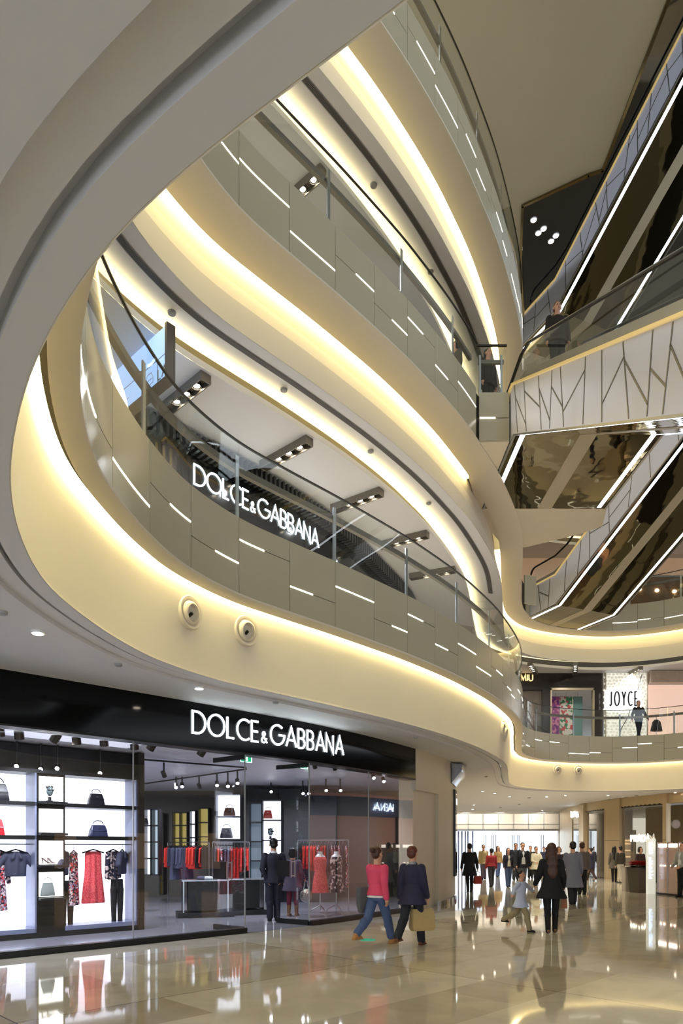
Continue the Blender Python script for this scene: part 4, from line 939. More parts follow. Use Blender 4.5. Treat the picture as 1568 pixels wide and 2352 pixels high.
shelf_unit(329, 346, 1858, 2010, 17.6, 'bright white shelf column beside the display wall', WHITEGLOW, 4)
shelf_unit(347, 363, 1858, 2010, 17.6, 'pale grey glass shelf column beside the bright white one', mat('pale_shelf_back', (0.75, 0.82, 0.84), 0.3, emit=0.5, ecol=(.85, .93, 1), noise=0.05), 4)
shelf_unit(366, 374, 1868, 2055, 22.24, 'narrow gold-lit shelf column at the left of the rear wall', GOLDLIT, 6)
shelf_unit(396, 429, 1866, 1955, 22.24, 'gold-lit wall shelves behind the rear clothes rail, left unit', GOLDLIT, 3, cols_=2)
shelf_unit(435, 448, 1862, 1955, 22.24, 'white-lit shelf column behind the rear clothes rail', WHITEGLOW, 3)
shelf_unit(455, 478, 1856, 1955, 22.24, 'gold-lit wall shelves behind the rear clothes rail, right unit', GOLDLIT, 3)
shelf_unit(495, 552, 1824, 1928, 20.14, 'blue-white lit bag shelves above the middle clothes rail', WHITEGLOW, 2)
aa, ww, hh = shelf_unit(572, 601, 1844, 2022, 20.14, 'tall grey-backed shelf column beside the suited man', GREYB, 4)
aa, ww, hh = shelf_unit(602, 646, 1838, 2022, 20.14, 'tall bright white shelf column behind the suited man', WHITEGLOW, 4)
mb = M(); mb.box((0, 0, 1.7), (3.6, 0.5, 3.4)); o = mb.build('wall_unit', mat('dark_navy_gloss', (0.07, 0.075, 0.10), 0.12, noise=0.05)); o.location = (-1.95, 20.76, 0.006); tag(o, 'dark glossy wall block enclosing the white shelf columns', 'wall unit')
handbag(P3(615, 1880, 20.25), 0, 0.26, 0.24, 0.1, LEATHER['coral'], 'small red handbag on the white shelves behind the suited man')
head_stand(P3(621, 1928, 20.25), 'chrome display head on the white shelves just above the suited man', 1.0)
handbag(P3(527, 1874, 20.3), 0, 0.34, 0.24, 0.12, LEATHER['brown'], 'brown handbag on the upper lit shelf over the middle clothes rail')
handbag(P3(520, 1925, 20.3), 0, 0.36, 0.30, 0.12, LEATHER['black'], 'black handbag on the lower lit shelf over the middle clothes rail')
handbag(P3(333, 1894, 17.65), 0, 0.16, 0.16, 0.08, LEATHER['black'], 'small black handbag on the bright white shelf column beside the display wall')

# display tables
def table(px, Y, w, d, label, h=0.86):
    p = P3(px, 2050, Y); t = thing('display_table', label, 'table', (p.x, p.y, 0.004), 0.3)
    mb = M(); mb.box((0, 0, h), (w, d, 0.03)); mb.build('table_top', mat('table_glass_top', (0.7, 0.72, 0.75), 0.08, 0.4, noise=0.04), t)
    mb = M(); mb.box((0, 0, 0.5), (w-0.3, d-0.2, 0.7)); mb.build('drawer_block', MBLACK, t)
    mb = M(); mb.box((0, 0, 0.06), (w+0.2, d+0.1, 0.12)); mb.build('plinth', MBLACK, t)
    for x in (-w/2+0.04, w/2-0.04):
        mb = M(); mb.box((x, 0, 0.43), (0.03, d, 0.86)); mb.build('leg', STEEL, t)
    return t
table(470, 16.2, 1.1, 0.6, 'black display table with folded clothes left of the doorway')
table(560, 16.8, 1.0, 0.6, 'black display table behind the open left door leaf')
for k, (px, m, n_) in enumerate(((462, GREYF, 'grey'), (478, mat('white_cloth', (0.88, 0.88, 0.9), 0.8, noise=0.03), 'white'))):
    p = P3(px, 2010, 16.2); p.z = 0.884
    t = thing('folded_clothes', '%s folded garment on the black display table' % n_, 'clothing', p, 0.3)
    mb = M(); mb.box((0, 0, 0.025), (0.2, 0.28, 0.05)); mb.ell((0, 0, 0.055), (0.1, 0.13, 0.02)); me = remesh(mb, 0.012); mesh_obj('folded_body', me, m, t)

# spotlights: track heads in the shop window and shop ceiling
def track_head(px, py, Y, aim, label, lit, r=0.075, L_=0.26, zc=3.5, grp='spotlights in the lower shop'):
    p = P3(px, py, Y); t = thing('track_spotlight', label, 'spotlight', p, 0, grp)
    a = Vector(aim).normalized()
    mb = M(); mb.cyl(-a*L_/2, a*L_/2, r, 14); mb.build('lamp_body', DBROWN if r > 0.06 else MBLACK, t, True)
    mb = M(); mb.cyl(a*(L_/2), a*(L_/2+0.006), r*0.8, 14); mb.build('lamp_face', COOLLAMP if lit else MBLACK, t)
    mb = M(); mb.cyl((0, 0, 0), (0, 0, max(0.05, zc-p.z)), 0.02, 8); mb.build('bracket', MBLACK, t)
for i, (px, py, ax) in enumerate(((-2, 1672, 0), (43, 1679, 0), (131, 1688, -1), (175, 1692, 0), (238, 1696, 0), (308, 1705, 0), (352, 1708, -1), (467, 1722, -1))):
    q, tq = hit(px, (-5.4, 10.5), (0.72, 0.69))
    track_head(px, py, q[1], (ax*0.7, 0.25, -1.0), 'bronze cylinder spotlight %s at the top of the left window' % ['half cut by the picture edge', 'second from the left', 'third from the left, tilted', 'fourth from the left', 'fifth from the left', 'sixth from the left', 'seventh from the left, tilted', 'eighth from the left, alone'][i], False)
for i, (px, py) in enumerate(((39, 1758), (94, 1765), (132, 1763), (230, 1774))):
    (x, y), t_ = dpt(px); track_head(px, py, y+0.05, (0.25, -1, -0.5), 'small bright lit spotlight above the display wall, %s' % ['leftmost', 'second', 'third and brightest', 'rightmost'][i], True, 0.045, 0.1, 3.5)
for px, py, Y, lit in ((376, 1778, 15.0, 0), (404, 1805, 18, 1), (418, 1803, 18, 1), (457, 1805, 17.6, 0), (498, 1800, 17.2, 1), (523, 1802, 17, 1), (545, 1795, 16.6, 1), (695, 1819, 19, 1), (708, 1819, 19, 1), (722, 1758, 15.2, 0), (768, 1762, 15.8, 0), (748, 1812, 18.5, 1), (781, 1812, 18.5, 1), (857, 1783, 17.6, 1), (880, 1791, 17.8, 1), (622, 1815, 19.5, 1)):
    track_head(px, py, Y, (0.2, -0.8 if lit else 0.5, -0.8), ('small lit' if lit else 'small dark unlit')+' track spotlight on the shop ceiling', bool(lit), 0.05, 0.14, 3.5, 'lit track heads' if lit else 'dark track heads')
for a, b, nm_ in ((P3(329, 1813, 19.5), P3(565, 1785, 15.9), 'rear'), (P3(329, 1765, 14.2), P3(565, 1783, 15.6), 'front')):
    a.z = b.z = 3.46; mb = M(); mb.tube([a, b], 0.02, 6); o = mb.build('lighting_track', MBLACK); tag(o, 'thin black %s lighting track across the shop ceiling' % nm_, 'lighting track')
for (x, y), e in (((-6.0, 9.9), 140), ((-4.6, 11.3), 160), ((-3.2, 14.0), 110), ((-4.5, 18.0), 120), ((-2.2, 17.0), 120), ((-0.6, 16.6), 110), ((0.6, 18.2), 70), ((-7, 15), 70)):
    lamp('SPOT', 'shop_spot_light', (x, y, 3.42), e*1.5, (0.86, 0.89, 1.0), (x-0.3, y+0.8, 0.4), 0.06, 2.3, 0.7)

# ------------------------------------------------------------ cream wall and curved pier right of the shop
PIER = Curve([(1.95, 17.86), (2.35, 18.55), (2.74, 19.25), (3.15, 20.2), (3.5, 21.3), (3.72, 22.4), (3.8, 24.0), (3.7, 27.0), (3.4, 32.0)], False, 0.1, 3)
mb = M(); tA = PIER.near(2.74, 19.25)
PIER.sweep(mb, [(0, 3.15), (0, 4.22), (0.5, 4.22), (0.5, 3.15)], 0, tA, True, 0.2)
PIER.sweep(mb, [(0, 0), (0, 4.22), (0.5, 4.22), (0.5, 0)], tA, PIER.L, True, 0.3)
PIER.sweep(mb, [(0.10, 0), (0.10, 3.15), (0.5, 3.15), (0.5, 0)], 0, tA, True, 0.2)
mb.build('wall_right', STONE, kind='structure')
mb = M(); PIER.sweep(mb, [(-0.05, 0.0), (-0.05, 0.13), (0.0, 0.15), (0.0, 0.0)], tA-0.1, PIER.L, True, 0.15); mb.build('baseboard_right', mat('chrome_skirting', (0.8, 0.8, 0.82), 0.08, 1.0, noise=0.05), kind='structure')
ds = thing('digital_screen', 'tall narrow black wall screen on the curved cream pier', 'screen', (*PIER.at(PIER.near(3.62, 21.9)), 2.1))
ts = PIER.near(3.62, 21.9)
mb = M(); PIER.sweep(mb, [(-0.06, 0.75), (-0.06, 3.45), (0.0, 3.45), (0.0, 0.75)], ts-0.75, ts+0.7, True, 0.15); rel(mb, ds).build('frame', MBLACK, ds)
mb = M(); PIER.sweep(mb, [(-0.065, 0.85), (-0.065, 3.35), (-0.06, 3.35), (-0.06, 0.85)], ts-0.65, ts+0.6, True, 0.15); rel(mb, ds).build('display_glass', mat('dark_screen_glass', (0.12, 0.13, 0.16), 0.04, noise=0.1), ds)
mb = M(); PIER.sweep(mb, [(-0.07, 3.0), (-0.07, 3.18), (-0.066, 3.18), (-0.066, 3.0)], ts-0.45, ts-0.1, True, 0.1); rel(mb, ds).build('lit_logo_field', SIGN, ds)
# curved mirror-metal soffit band above the pier
mb = M(); PIER.sweep(mb, [(-0.02, 4.2), (-0.35, 4.15), (-0.32, 3.95), (-0.02, 3.6)], PIER.near(3.3, 20.6), PIER.L-4, True, 0.2)
o = mb.build('metal_ceiling_band', mat('blue_tinted_metal', (0.62, 0.64, 0.72), 0.15, 1.0, noise=0.15, nscale=8), None, True); tag(o, 'curved shiny metal band under the ceiling beyond the cream pier', 'metal band')
mb = M(); mb.cyl((0, 0, 0), (0, 0, 0.006), 0.14, 24); o = mb.build('floor_exit_marker', mat('floor_marker_green', (0.10, 0.45, 0.38), 0.2, emit=0.3, ecol=(.1, .8, .6), noise=0.02)); p = on_ceil(844, 2159, 0.0) if False else (0.46, 12.0); o.location = (p[0], p[1], 0.001); tag(o, 'round green exit marker set in the floor beside the pink jacket walker', 'floor marker')

for (x, y), en_ in (((10, 46), 500), ((11.5, 39), 450), ((8, 36), 350), ((12, 33), 350), ((6, 28), 250), ((9.5, 29), 250)):
    lamp('SPOT', 'corridor_spot_light', (x, y, 4.15), en_, (1.0, 0.93, 0.82), (x, y, 0), 0.08, 2.6, 0.8)
for x in (9.0, 11.5, 14.5): lamp('SPOT', 'header_fill_light', (x, 49.2, 4.15), 160, (1.0, 0.93, 0.82), (x, 51, 3.3), 0.08, 2.4, 0.8)  # added fill spots without fixtures, brightening the entrance header
# ------------------------------------------------------------ end wall with the entrance
YE = 51.0
xl, xr = (1040-784)/FPX*YE, (1283-784)/FPX*YE
mb = M(); slab_wall(mb, (-2, YE), (20, YE), 3.02, 4.25, 0.3); slab_wall(mb, (xr, YE), (22, YE), 0, 3.02, 0.3); slab_wall(mb, (-2, YE), (xl-0.8, YE), 0, 3.02, 0.3)
mb.build('wall_far', mat('entrance_panel', (0.84, 0.81, 0.76), 0.4, noise=0.03), kind='structure')
en = thing('entrance_front', 'bright daylit glass entrance with mullions at the end of the corridor', 'entrance', (xl, YE, 0))
mb = M()
for k in range(8): mb.box((k*(xr-xl)/7, -0.03, 3.65), (0.05, 0.05, 1.1))
mb.box(((xr-xl)/2, -0.03, 3.45), (xr-xl+1.6, 0.05, 0.05)); mb.build('header_joint', GREY, en)
mb = M(); mb.box(((xr-xl)/2, -0.1, 3.02), (xr-xl+1, 0.25, 0.12)); mb.build('header_beam', STEEL, en)
for px in (1055, 1063, 1071, 1077, 1088, 1119, 1133, 1137, 1142, 1180, 1184, 1192, 1196, 1247, 1252):
    x = (px-784)/FPX*YE-xl; mb = M()
    tall = px < 1100
    mb.box((x, 0.5, 1.48 if tall else 1.35), (0.10 if tall else 0.04, 0.06, 2.95 if tall else 2.6)); mb.build('mullion', mat('blue_grey_steel', (0.45, 0.50, 0.62), 0.3, 0.6, noise=0.04), en)
for i in range(5):
    mb = M(); w = (xr-xl)/5; mb.box((w*(i+0.5), 0.55, 1.48), (w-0.06, 0.02, 2.9)); mb.build('glass_pane', GLASS, en)
mb = M(); mb.plate([(-30, 58), (34, 58), (34, 130), (-30, 130)], -0.02); mb.build('ground_outside', mat('pale_pavement', (0.9, 0.9, 0.92), 0.6, noise=0.04), kind='structure')
# left side of the corridor
mb = M(); slab_wall(mb, (3.4, 32), (5.2, YE), 0, 4.25, 0.3); mb.build('wall_corridor', STONE, kind='structure')

# ------------------------------------------------------------ bronze shopfronts on the right of the corridor
PW = Curve([(16.6, 51.0), (15.5, 48.5), (14.75, 45.7), (14.2, 42.5), (14.05, 39.6), (14.1, 37.2), (14.4, 35.2), (14.85, 33.4), (15.35, 32.1), (15.9, 31.4)], False, 0.1, 4)
def tpw(px):
    k = (px-784)/FPX; best = min((abs(PW.at(i*0.05)[0]-k*PW.at(i*0.05)[1])+(0 if PW.at(i*0.05)[1] < 52 else 9), i*0.05) for i in range(int(PW.L/0.05))); return best[1]
# travel runs toward the viewer, so left of travel is to the right in plan
ts_ = {px: tpw(px) for px in (1290, 1313, 1333, 1344, 1392, 1425, 1430, 1525, 1534)}
mb = M(); PW.sweep(mb, [(0, 0), (0, 4.22), (0.3, 4.22), (0.3, 0)], 0, ts_[1313], True, 0.3); PW.sweep(mb, [(0, 3.75), (0, 4.22), (0.3, 4.22), (0.3, 3.75)], ts_[1313], PW.L, True, 0.3)
mb.build('wall_shops', BRONZE, kind='structure')
def pwthing(name, label, cat, t, z=0, group=None): return thing(name, label, cat, (*PW.at(t), z), 0, group)
for a, b, lbl in ((1333, 1344, 'narrow bronze pilaster left of the bright shop entrance'), (1392, 1427, 'wide brushed bronze pilaster left of the lit name on glass'), (1525, 1534, 'slim bronze pilaster beside the cream wall')):
    ta, tb = tpw(a), tpw(b); r = pwthing('bronze_pilaster', lbl, 'pilaster', ta)
    mb = M(); PW.sweep(mb, [(-0.12, 0), (-0.12, 4.2), (0.2, 4.2), (0.2, 0)], ta, tb, True, 0.2); rel(mb, r).build('panel', BRONZE, r)
    mb = M(); PW.sweep(mb, [(-0.125, 2.02), (-0.125, 2.04), (-0.12, 2.04), (-0.12, 2.02)], ta, tb, True, 0.2); rel(mb, r).build('joint', GAP, r)
TG = glass_mat('bronze_tinted_glass', tint=(0.62, 0.58, 0.5), base=0.12, edge=0.6, power=2.5)
def shop_bay(a, b, lbl, back, lit):
    ta, tb = tpw(a), tpw(b); r = pwthing('shop_window', lbl, 'window', ta)
    mb = M(); PW.sweep(mb, [(0.05, 0.05), (0.05, 3.75), (0.07, 3.75), (0.07, 0.05)], ta+0.05, tb-0.05, True, 0.3); rel(mb, r).build('glass_pane', TG, r)
    mb = M(); PW.sweep(mb, [(0.0, 3.70), (0.0, 3.78), (0.15, 3.78), (0.15, 3.70)], ta, tb, True, 0.3); PW.sweep(mb, [(0.0, 0), (0.0, 0.07), (0.15, 0.07), (0.15, 0.0)], ta, tb, True, 0.3); rel(mb, r).build('frame', DBROWN, r)
    mb = M(); PW.sweep(mb, [(1.4, 0), (1.4, 3.75), (1.5, 3.75), (1.5, 0)], ta, tb, True, 0.3); rel(mb, r).build('back_wall', back, r)
    if lit:
        mb = M()
        for z in (0.25, 0.62, 1.15, 1.5, 1.85, 2.05): PW.sweep(mb, [(1.1, z), (1.1, z+0.05), (1.38, z+0.05), (1.38, z)], ta, tb, True, 0.3)
        rel(mb, r).build('lit_shelf', mat('warm_lit_shelf', (1, .9, .75), 0.4, emit=2.2, ecol=(1, .9, .72), noise=0.02), r)
    return r
shop_bay(1313, 1333, 'dark glass bay under the small white sign near the entrance', DBROWN, False)
shop_bay(1344, 1392, 'glass shop entrance with glowing shelves between bronze pilasters', mat('cool_grey_curtain', (0.50, 0.50, 0.54), 0.5, emit=0.10, ecol=(.8, .85, 1), noise=0.1, nscale=3), True)
shop_bay(1427, 1525, 'wide bronze-tinted window behind the lit name and the red flowers', mat('khaki_curtain', (0.60, 0.55, 0.44), 0.5, noise=0.12, nscale=5), False)
s = pwthing('shop_sign', 'white glowing name on the bronze window, partly hidden by the white totem', 'sign', tpw(1475), 2.0)
tP = tpw(1453)
def plp(u):
    t = tP+u; a = PW.ang(t); n = PW.at(t, -0.10); return (n[0], n[1], 1.97), (math.cos(a), math.sin(a), 0), (math.sin(a), -math.cos(a), 0)
def plp_front(off, z, out=-0.10):
    def f(u):
        t = off+u; a = PW.ang(t); n = PW.at(t, out); return (n[0], n[1], z), (math.cos(a), math.sin(a), 0), (-math.sin(a)*-1, -math.cos(a), 0)
    return f
lettering('PRADA', plp_front(tP, 1.97), 0.30, mat('warm_sign_white', (1, 1, 1), 0.5, emit=2.2, ecol=(1, .97, .88), noise=0.01), s, th=0.2, gap=0.03)
s = pwthing('shop_sign', 'small boxed white glowing sign high on the wall near the entrance', 'sign', tpw(1315), 3.6)
lettering('NULI', plp_front(tpw(1315), 3.55, -0.08), 0.30, SIGN, s, th=0.16)
mb = M(); slab_wall(mb, (15.9, 31.4), (21.5, 30.2), 0, 4.22, 0.3); mb.build('wall_corner', mat('warm_beige_wall', (0.74, 0.69, 0.60), 0.5, noise=0.02), kind='structure')
mb = M(); mb.cyl((0, 0, 0), (0, -0.05, 0), 0.2, 24); t = thing('wall_disc', 'round grey disc mounted high on the beige wall right of the bronze pilaster', 'wall disc', P3(1551, 1893, 31.25)); mb.build('rim', GREY, t); mb = M(); mb.cyl((0, -0.05, 0), (0, -0.06, 0), 0.15, 24); mb.build('face', mat('disc_face', (0.7, 0.69, 0.68), 0.4, noise=0.1), t)

r = thing('shopfront', 'added unseen dark shopfront row across the hall with invented warm niches', 'shopfront', (19.6, 4, 0))  # added out of view to keep bright world reflections off the shop glass
mb = M(); mb.box((0.4, 0, 2.1), (0.3, 25, 4.2)); mb.build('back_panel', mat('dark_blocker_panel', (0.30, 0.27, 0.24), 0.4, noise=0.3, nscale=0.8), r)
mb = M(); mb.box((0.1, 0, 3.7), (0.2, 25, 1.0)); mb.build('fascia_panel', DBROWN, r)
for i in range(6):
    mb = M(); mb.box((0.05, -11+i*4.4, 1.6), (0.15, 0.2, 3.2)); mb.build('mullion', MBLACK, r)
for i in range(5):
    mb = M(); mb.box((0.22, -8.8+i*4.4, 1.5), (0.04, 1.2, 1.8)); mb.build('lit_niche', mat('warm_niche', (0.9, 0.75, 0.6), 0.5, emit=0.35, ecol=(1, .8, .6), noise=0.1), r)

# shop across the hall whose name is mirrored in the lower shop glass
r = thing('shopfront', 'pink-lit shopfront with a blue-lit fascia across the hall, seen mirrored in glass', 'shopfront', (16.2, 24, 0))
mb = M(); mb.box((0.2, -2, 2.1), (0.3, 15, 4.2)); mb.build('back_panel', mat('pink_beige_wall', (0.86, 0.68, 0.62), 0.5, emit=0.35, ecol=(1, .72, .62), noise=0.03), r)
mb = M(); mb.box((-0.05, -2, 3.6), (0.2, 15, 0.9)); mb.build('fascia_panel', mat('blue_grey_fascia', (0.42, 0.46, 0.62), 0.4, noise=0.04), r)
mb = M()
for i in range(5): mb.box((-0.1, -9.3+i*3.6, 1.6), (0.12, 0.12, 3.2))
mb.build('mullion', DBROWN, r)
s = thing('shop_sign', 'white glowing name across the hall, readable reversed in the shop glass', 'sign', (16.0, 24, 3.5))
lettering('BALENCIAGA', lambda u: ((15.98, 25.2-u, 3.45), (0, -1, 0), (-1, 0, 0)), 0.34, SIGN, s, th=0.16)

# ------------------------------------------------------------ planter, totem, kiosk
pl_ = thing('planter', 'dark tapered square planter filled with red poinsettias', 'planter', P3(1470, 2050, 25.1), 0.25); pl_.location.z = 0
mb = M(); mb.loft([[(-.26, -.26, 0), (.26, -.26, 0), (.26, .26, 0), (-.26, .26, 0)], [(-.33, -.33, .92), (.33, -.33, .92), (.33, .33, .92), (-.33, .33, .92)], [(-.29, -.29, .92), (.29, -.29, .92), (.29, .29, .92), (-.29, .29, .92)], [(-.28, -.28, .85), (.28, -.28, .85), (.28, .28, .85), (-.28, .28, .85)]]); mb.build('pot', mat('dark_brown_pot', (0.27, 0.235, 0.21), 0.35, noise=0.05), pl_)
rr = random.Random(5)
def leafy(mb, n, spread, z0, z1, size):
    for _ in range(n):
        a = rr.uniform(0, 2*PI); q = spread*math.sqrt(rr.random()); c = Vector((q*math.cos(a), q*math.sin(a), rr.uniform(z0, z1)))
        for k in range(6):
            b = a+2*PI*k/6; d = Vector((math.cos(b), math.sin(b), 0.25)); s_ = Vector((-math.sin(b), math.cos(b), 0))
            mb.add([c, c+d*size*.5+s_*size*.28, c+d*size+Vector((0, 0, -size*.15)), c+d*size*.5-s_*size*.28], [(0, 1, 2, 3)])
mb = M(); leafy(mb, 60, 0.34, 0.86, 0.98, 0.12); mb.build('foliage', mat('leaf_green', (0.16, 0.26, 0.12), 0.5, noise=0.2), pl_)
mb = M(); leafy(mb, 90, 0.36, 1.0, 1.16, 0.13); mb.build('red_bracts', mat('poinsettia_red', (0.80, 0.07, 0.10), 0.5, noise=0.2), pl_)
pb = thing('plinth_box', 'pale grey stone box standing left of the dark planter', 'plinth', P3(1442, 2045, 25.9)); pb.location.z = 0
mb = M(); mb.box((0, 0, 0.45), (0.34, 0.34, 0.9)); mb.build('box_body', mat('pale_stone', (0.70, 0.67, 0.62), 0.4, noise=0.06), pb); mb = M(); mb.box((0.02, 0, 0.92), (0.38, 0.38, 0.03)); mb.build('box_cap', STEEL, pb)
to = thing('directory_totem', 'white glowing directory totem with rows of blue lettering', 'totem', P3(1494, 2053, 24.3), 0.0); to.location.z = 0
mb = M(); mb.box((0, 0, 0.98), (0.28, 0.14, 1.96)); mb.build('body', mat('totem_white', (0.9, 0.9, 0.86), 0.3, emit=0.35, ecol=(1, 1, .95), noise=0.01), to)
mb = M(); r3 = random.Random(9)
for k in range(30):
    if 17 < k < 20: continue
    z = 0.55+k*0.044; w = r3.uniform(0.06, 0.17); mb.box((-0.10+w/2, -0.073, z), (w, 0.006, 0.02))
mb.build('lettering_rows', mat('blue_white_text', (0.75, 0.83, 1), 0.5, emit=2.0, ecol=(.75, .85, 1), noise=0.02), to)
ki = thing('display_kiosk', 'low kiosk of pink-silver mirrored panels with small lamps at the right edge', 'kiosk', (11.18, 24.2, 0), math.atan2(-2.2, 0.45))
for k in range(5):
    mb = M(); mb.box((0.28+k*0.54, 0.1, 0.93), (0.50, 0.16, 1.74)); mb.build('panel', mat('rose_mirror_panel', (0.80, 0.70, 0.66), 0.22, 0.55, noise=0.18, nscale=3), ki)
    mb = M(); mb.box((0.01+k*0.54, 0.1, 0.93), (0.03, 0.2, 1.82)); mb.build('frame', STEEL, ki)
    mb = M(); mb.box((0.28+k*0.54, 0.0, 1.72), (0.4, 0.02, 0.12)); mb.box((0.2+k*0.54, 0.0, 1.02), (0.08, 0.02, 0.05)); mb.box((0.38+k*0.54, 0.0, 1.02), (0.08, 0.02, 0.05)); mb.build('lamp', mat('warm_small_lamp', (1, 1, 1), 0.5, emit=3, ecol=(1, .95, .88), noise=0.01), ki)
mb = M(); mb.box((1.4, 0.1, 0.03), (2.9, 0.24, 0.06)); mb.build('base', MBLACK, ki)

# ------------------------------------------------------------ first-floor shops
FU = Curve([(-8.5, 9.2), (-6.2, 11.2), (-4.6, 12.6), (-3.1, 14.0), (-1.33, 16.05), (-0.05, 17.9), (0.98, 20.0), (2.06, 22.4), (2.6, 24.5)], False, 0.1, 3)
uf = thing('shop_fascia', 'black upper fascia with ribbed top edge behind the lowest railing', 'fascia', (*FU.at(FU.near(-3.1, 14)), 8.9))
tu = FU.near(-3.35, 13.75)
mb = M(); FU.sweep(mb, [(0, 8.78), (0, 9.72), (0.3, 9.72), (0.3, 8.78)], tu, FU.L, True, 0.2); rel(mb, uf).build('fascia_panel', BLACK, uf)
mb = M(); n = int((FU.L-tu+1.6)/0.14)
for i in range(n):
    t = tu-1.6+i*0.14; c = FU.at(t, -0.08); mb.box((c[0], c[1], 9.86), (0.06, 0.34, 0.34), rz=FU.ang(t))
rel(mb, uf).build('ribbed_strip', mat('dark_ribs', (0.22, 0.215, 0.21), 0.35, 0.3, noise=0.05), uf)
mb = M(); FU.sweep(mb, [(0.02, 9.72), (0.02, 10.08), (0.1, 10.08), (0.1, 9.72)], tu-1.6, FU.L, True, 0.2); rel(mb, uf).build('rib_backing', MBLACK, uf)
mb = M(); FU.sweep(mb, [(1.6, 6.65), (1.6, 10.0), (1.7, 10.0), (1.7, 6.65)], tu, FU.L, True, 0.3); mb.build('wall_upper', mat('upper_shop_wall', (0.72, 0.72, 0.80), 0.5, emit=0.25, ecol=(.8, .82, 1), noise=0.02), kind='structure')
cw = thing('shop_column', 'dark bronze ribbed pier left of the upper black fascia', 'column', (*FU.at(tu-0.8), 6.65))
mb = M(); FU.sweep(mb, [(0, 6.65), (0, 9.75), (0.4, 9.75), (0.4, 6.65)], tu-1.5, tu, True, 0.2); rel(mb, cw).build('pier_body', DBROWN, cw)
mb = M()
for k in range(6):
    c = FU.at(tu-0.95+k*0.16, -0.02); mb.box((c[0], c[1], 8.3), (0.05, 0.03, 2.6), rz=FU.ang(tu-0.8))
rel(mb, cw).build('gold_ribs', mat('dull_gold', (0.45, 0.38, 0.2), 0.3, 0.6, noise=0.2), cw)
us = thing('shop_sign', 'white glowing shop name letters on the upper black fascia behind the railing', 'sign', (*FU.at(FU.near(-2, 15.2)), 9.1))
t0u = FU.near(*hit(445, (-3.1, 14.0), (0.66, 0.76))[0]); t1u = FU.near(*hit(732, (-1.33, 16.05), (0.6, 0.8))[0])
capu = 0.40; gp2 = ((t1u-t0u)-text_len(tx, capu, 0.92))/(capu*len(tx))
def pl_u(u_):
    t = t0u+u_; a = FU.ang(t); n = FU.at(t, -0.012); return (n[0], n[1], 9.12), (math.cos(a), math.sin(a), 0), (math.sin(a), -math.cos(a), 0)
lettering(tx, pl_u, capu, SIGN, us, th=0.092, depth=0.015, gap=gp2, sx=0.92)
# hanging direction sign
a = Vector((-2.79, 11.05, 0)); b = Vector((-4.1, 12.25, 0)); dv = (b-a); an = math.atan2(dv.y, dv.x)
hs = thing('hanging_sign', 'pale blue lit direction sign hanging from the lower curved ceiling at far left', 'sign', (a.x, a.y, 9.2), an)
L_ = dv.length
BLUEL = mat('pale_blue_backlit', (0.72, 0.84, 1.0), 0.4, emit=0.65, ecol=(0.66, 0.80, 1.0), noise=0.03, nscale=1)
mb = M(); mb.box((L_/2, 0, 0.44), (L_, 0.08, 0.86)); mb.build('lit_body', BLUEL, hs)
mb = M(); mb.box((-0.03, 0, 0.42), (0.06, 0.16, 0.9)); mb.box((L_/2, 0, -0.015), (L_, 0.18, 0.03)); mb.build('frame', TAUPE, hs)
mb = M(); mb.box((L_/2, 0.042, 0.42), (L_, 0.005, 0.01)); mb.box((0.27, 0.042, 0.22), (0.01, 0.005, 0.4)); mb.build('divider', GREY, hs)
for txt, u0, z0, cp in (('LA', 0.25, 0.08, 0.17), ('L5', 1.62, 0.05, 0.12), ('EXIT', 1.68, 0.24, 0.06)):
    u_ = 0.0
    mb = M()
    for ch in txt:
        w_, polys = GL[ch]
        for p_ in polys: stroke(mb, p_, 0.12, 0.01, lambda x, y, z: Vector((u0-(u_+x)*cp, 0.043+z*0.3, z0+y*cp)))
        u_ += w_+0.15
    mb.build('letter_group', mat('sign_ink', (0.55, 0.53, 0.48), 0.5) if txt == 'LA' else WHITE, hs)
mb = M()
for pth in ([(0.62, .12), (0.62, .20), (0.57, .30), (0.45, .30), (0.40, .20), (0.40, .12), (0.62, .12)], [(0.60, .2), (0.42, .2)], [(1.15, .2), (1.35, .2)], [(1.28, .27), (1.36, .2), (1.28, .13)]):
    stroke(mb, pth, 0.015, 0.01, lambda x, y, z: Vector((x, 0.043+z*0.3, y)))
mb.build('pictogram', WHITE, hs)

# far gallery shops on the first floor
def fx(px, Y): return (px-784)/FPX*Y
YG = 33.0
ms = thing('shopfront', 'dark marble shopfront with a bright doorway on the far gallery', 'shopfront', (fx(1205, YG), YG, 6.65))
x0 = ms.location.x
def gb(mb, pxa, pxb, z0, z1, y0, y1): 
    a, b = fx(pxa, YG)-x0, fx(pxb, YG)-x0; mb.box(((a+b)/2, (y0+y1)/2, (z0+z1)/2-6.65), (b-a, y1-y0, z1-z0)); return mb
DM = mat('dark_brown_marble', (0.19, 0.165, 0.14), 0.12, noise=0.25, nscale=2.5)
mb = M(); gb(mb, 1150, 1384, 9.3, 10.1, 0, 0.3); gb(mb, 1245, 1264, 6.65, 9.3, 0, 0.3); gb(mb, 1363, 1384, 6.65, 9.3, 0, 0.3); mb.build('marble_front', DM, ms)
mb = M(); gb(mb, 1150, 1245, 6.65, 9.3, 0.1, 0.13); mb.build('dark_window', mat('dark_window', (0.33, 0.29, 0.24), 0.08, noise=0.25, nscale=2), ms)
mb = M(); gb(mb, 1263, 1266, 6.65, 9.35, -0.06, 0.1); gb(mb, 1361, 1364, 6.65, 9.35, -0.06, 0.1); gb(mb, 1263, 1364, 9.28, 9.38, -0.06, 0.1); mb.build('door_frame', BRONZE, ms)
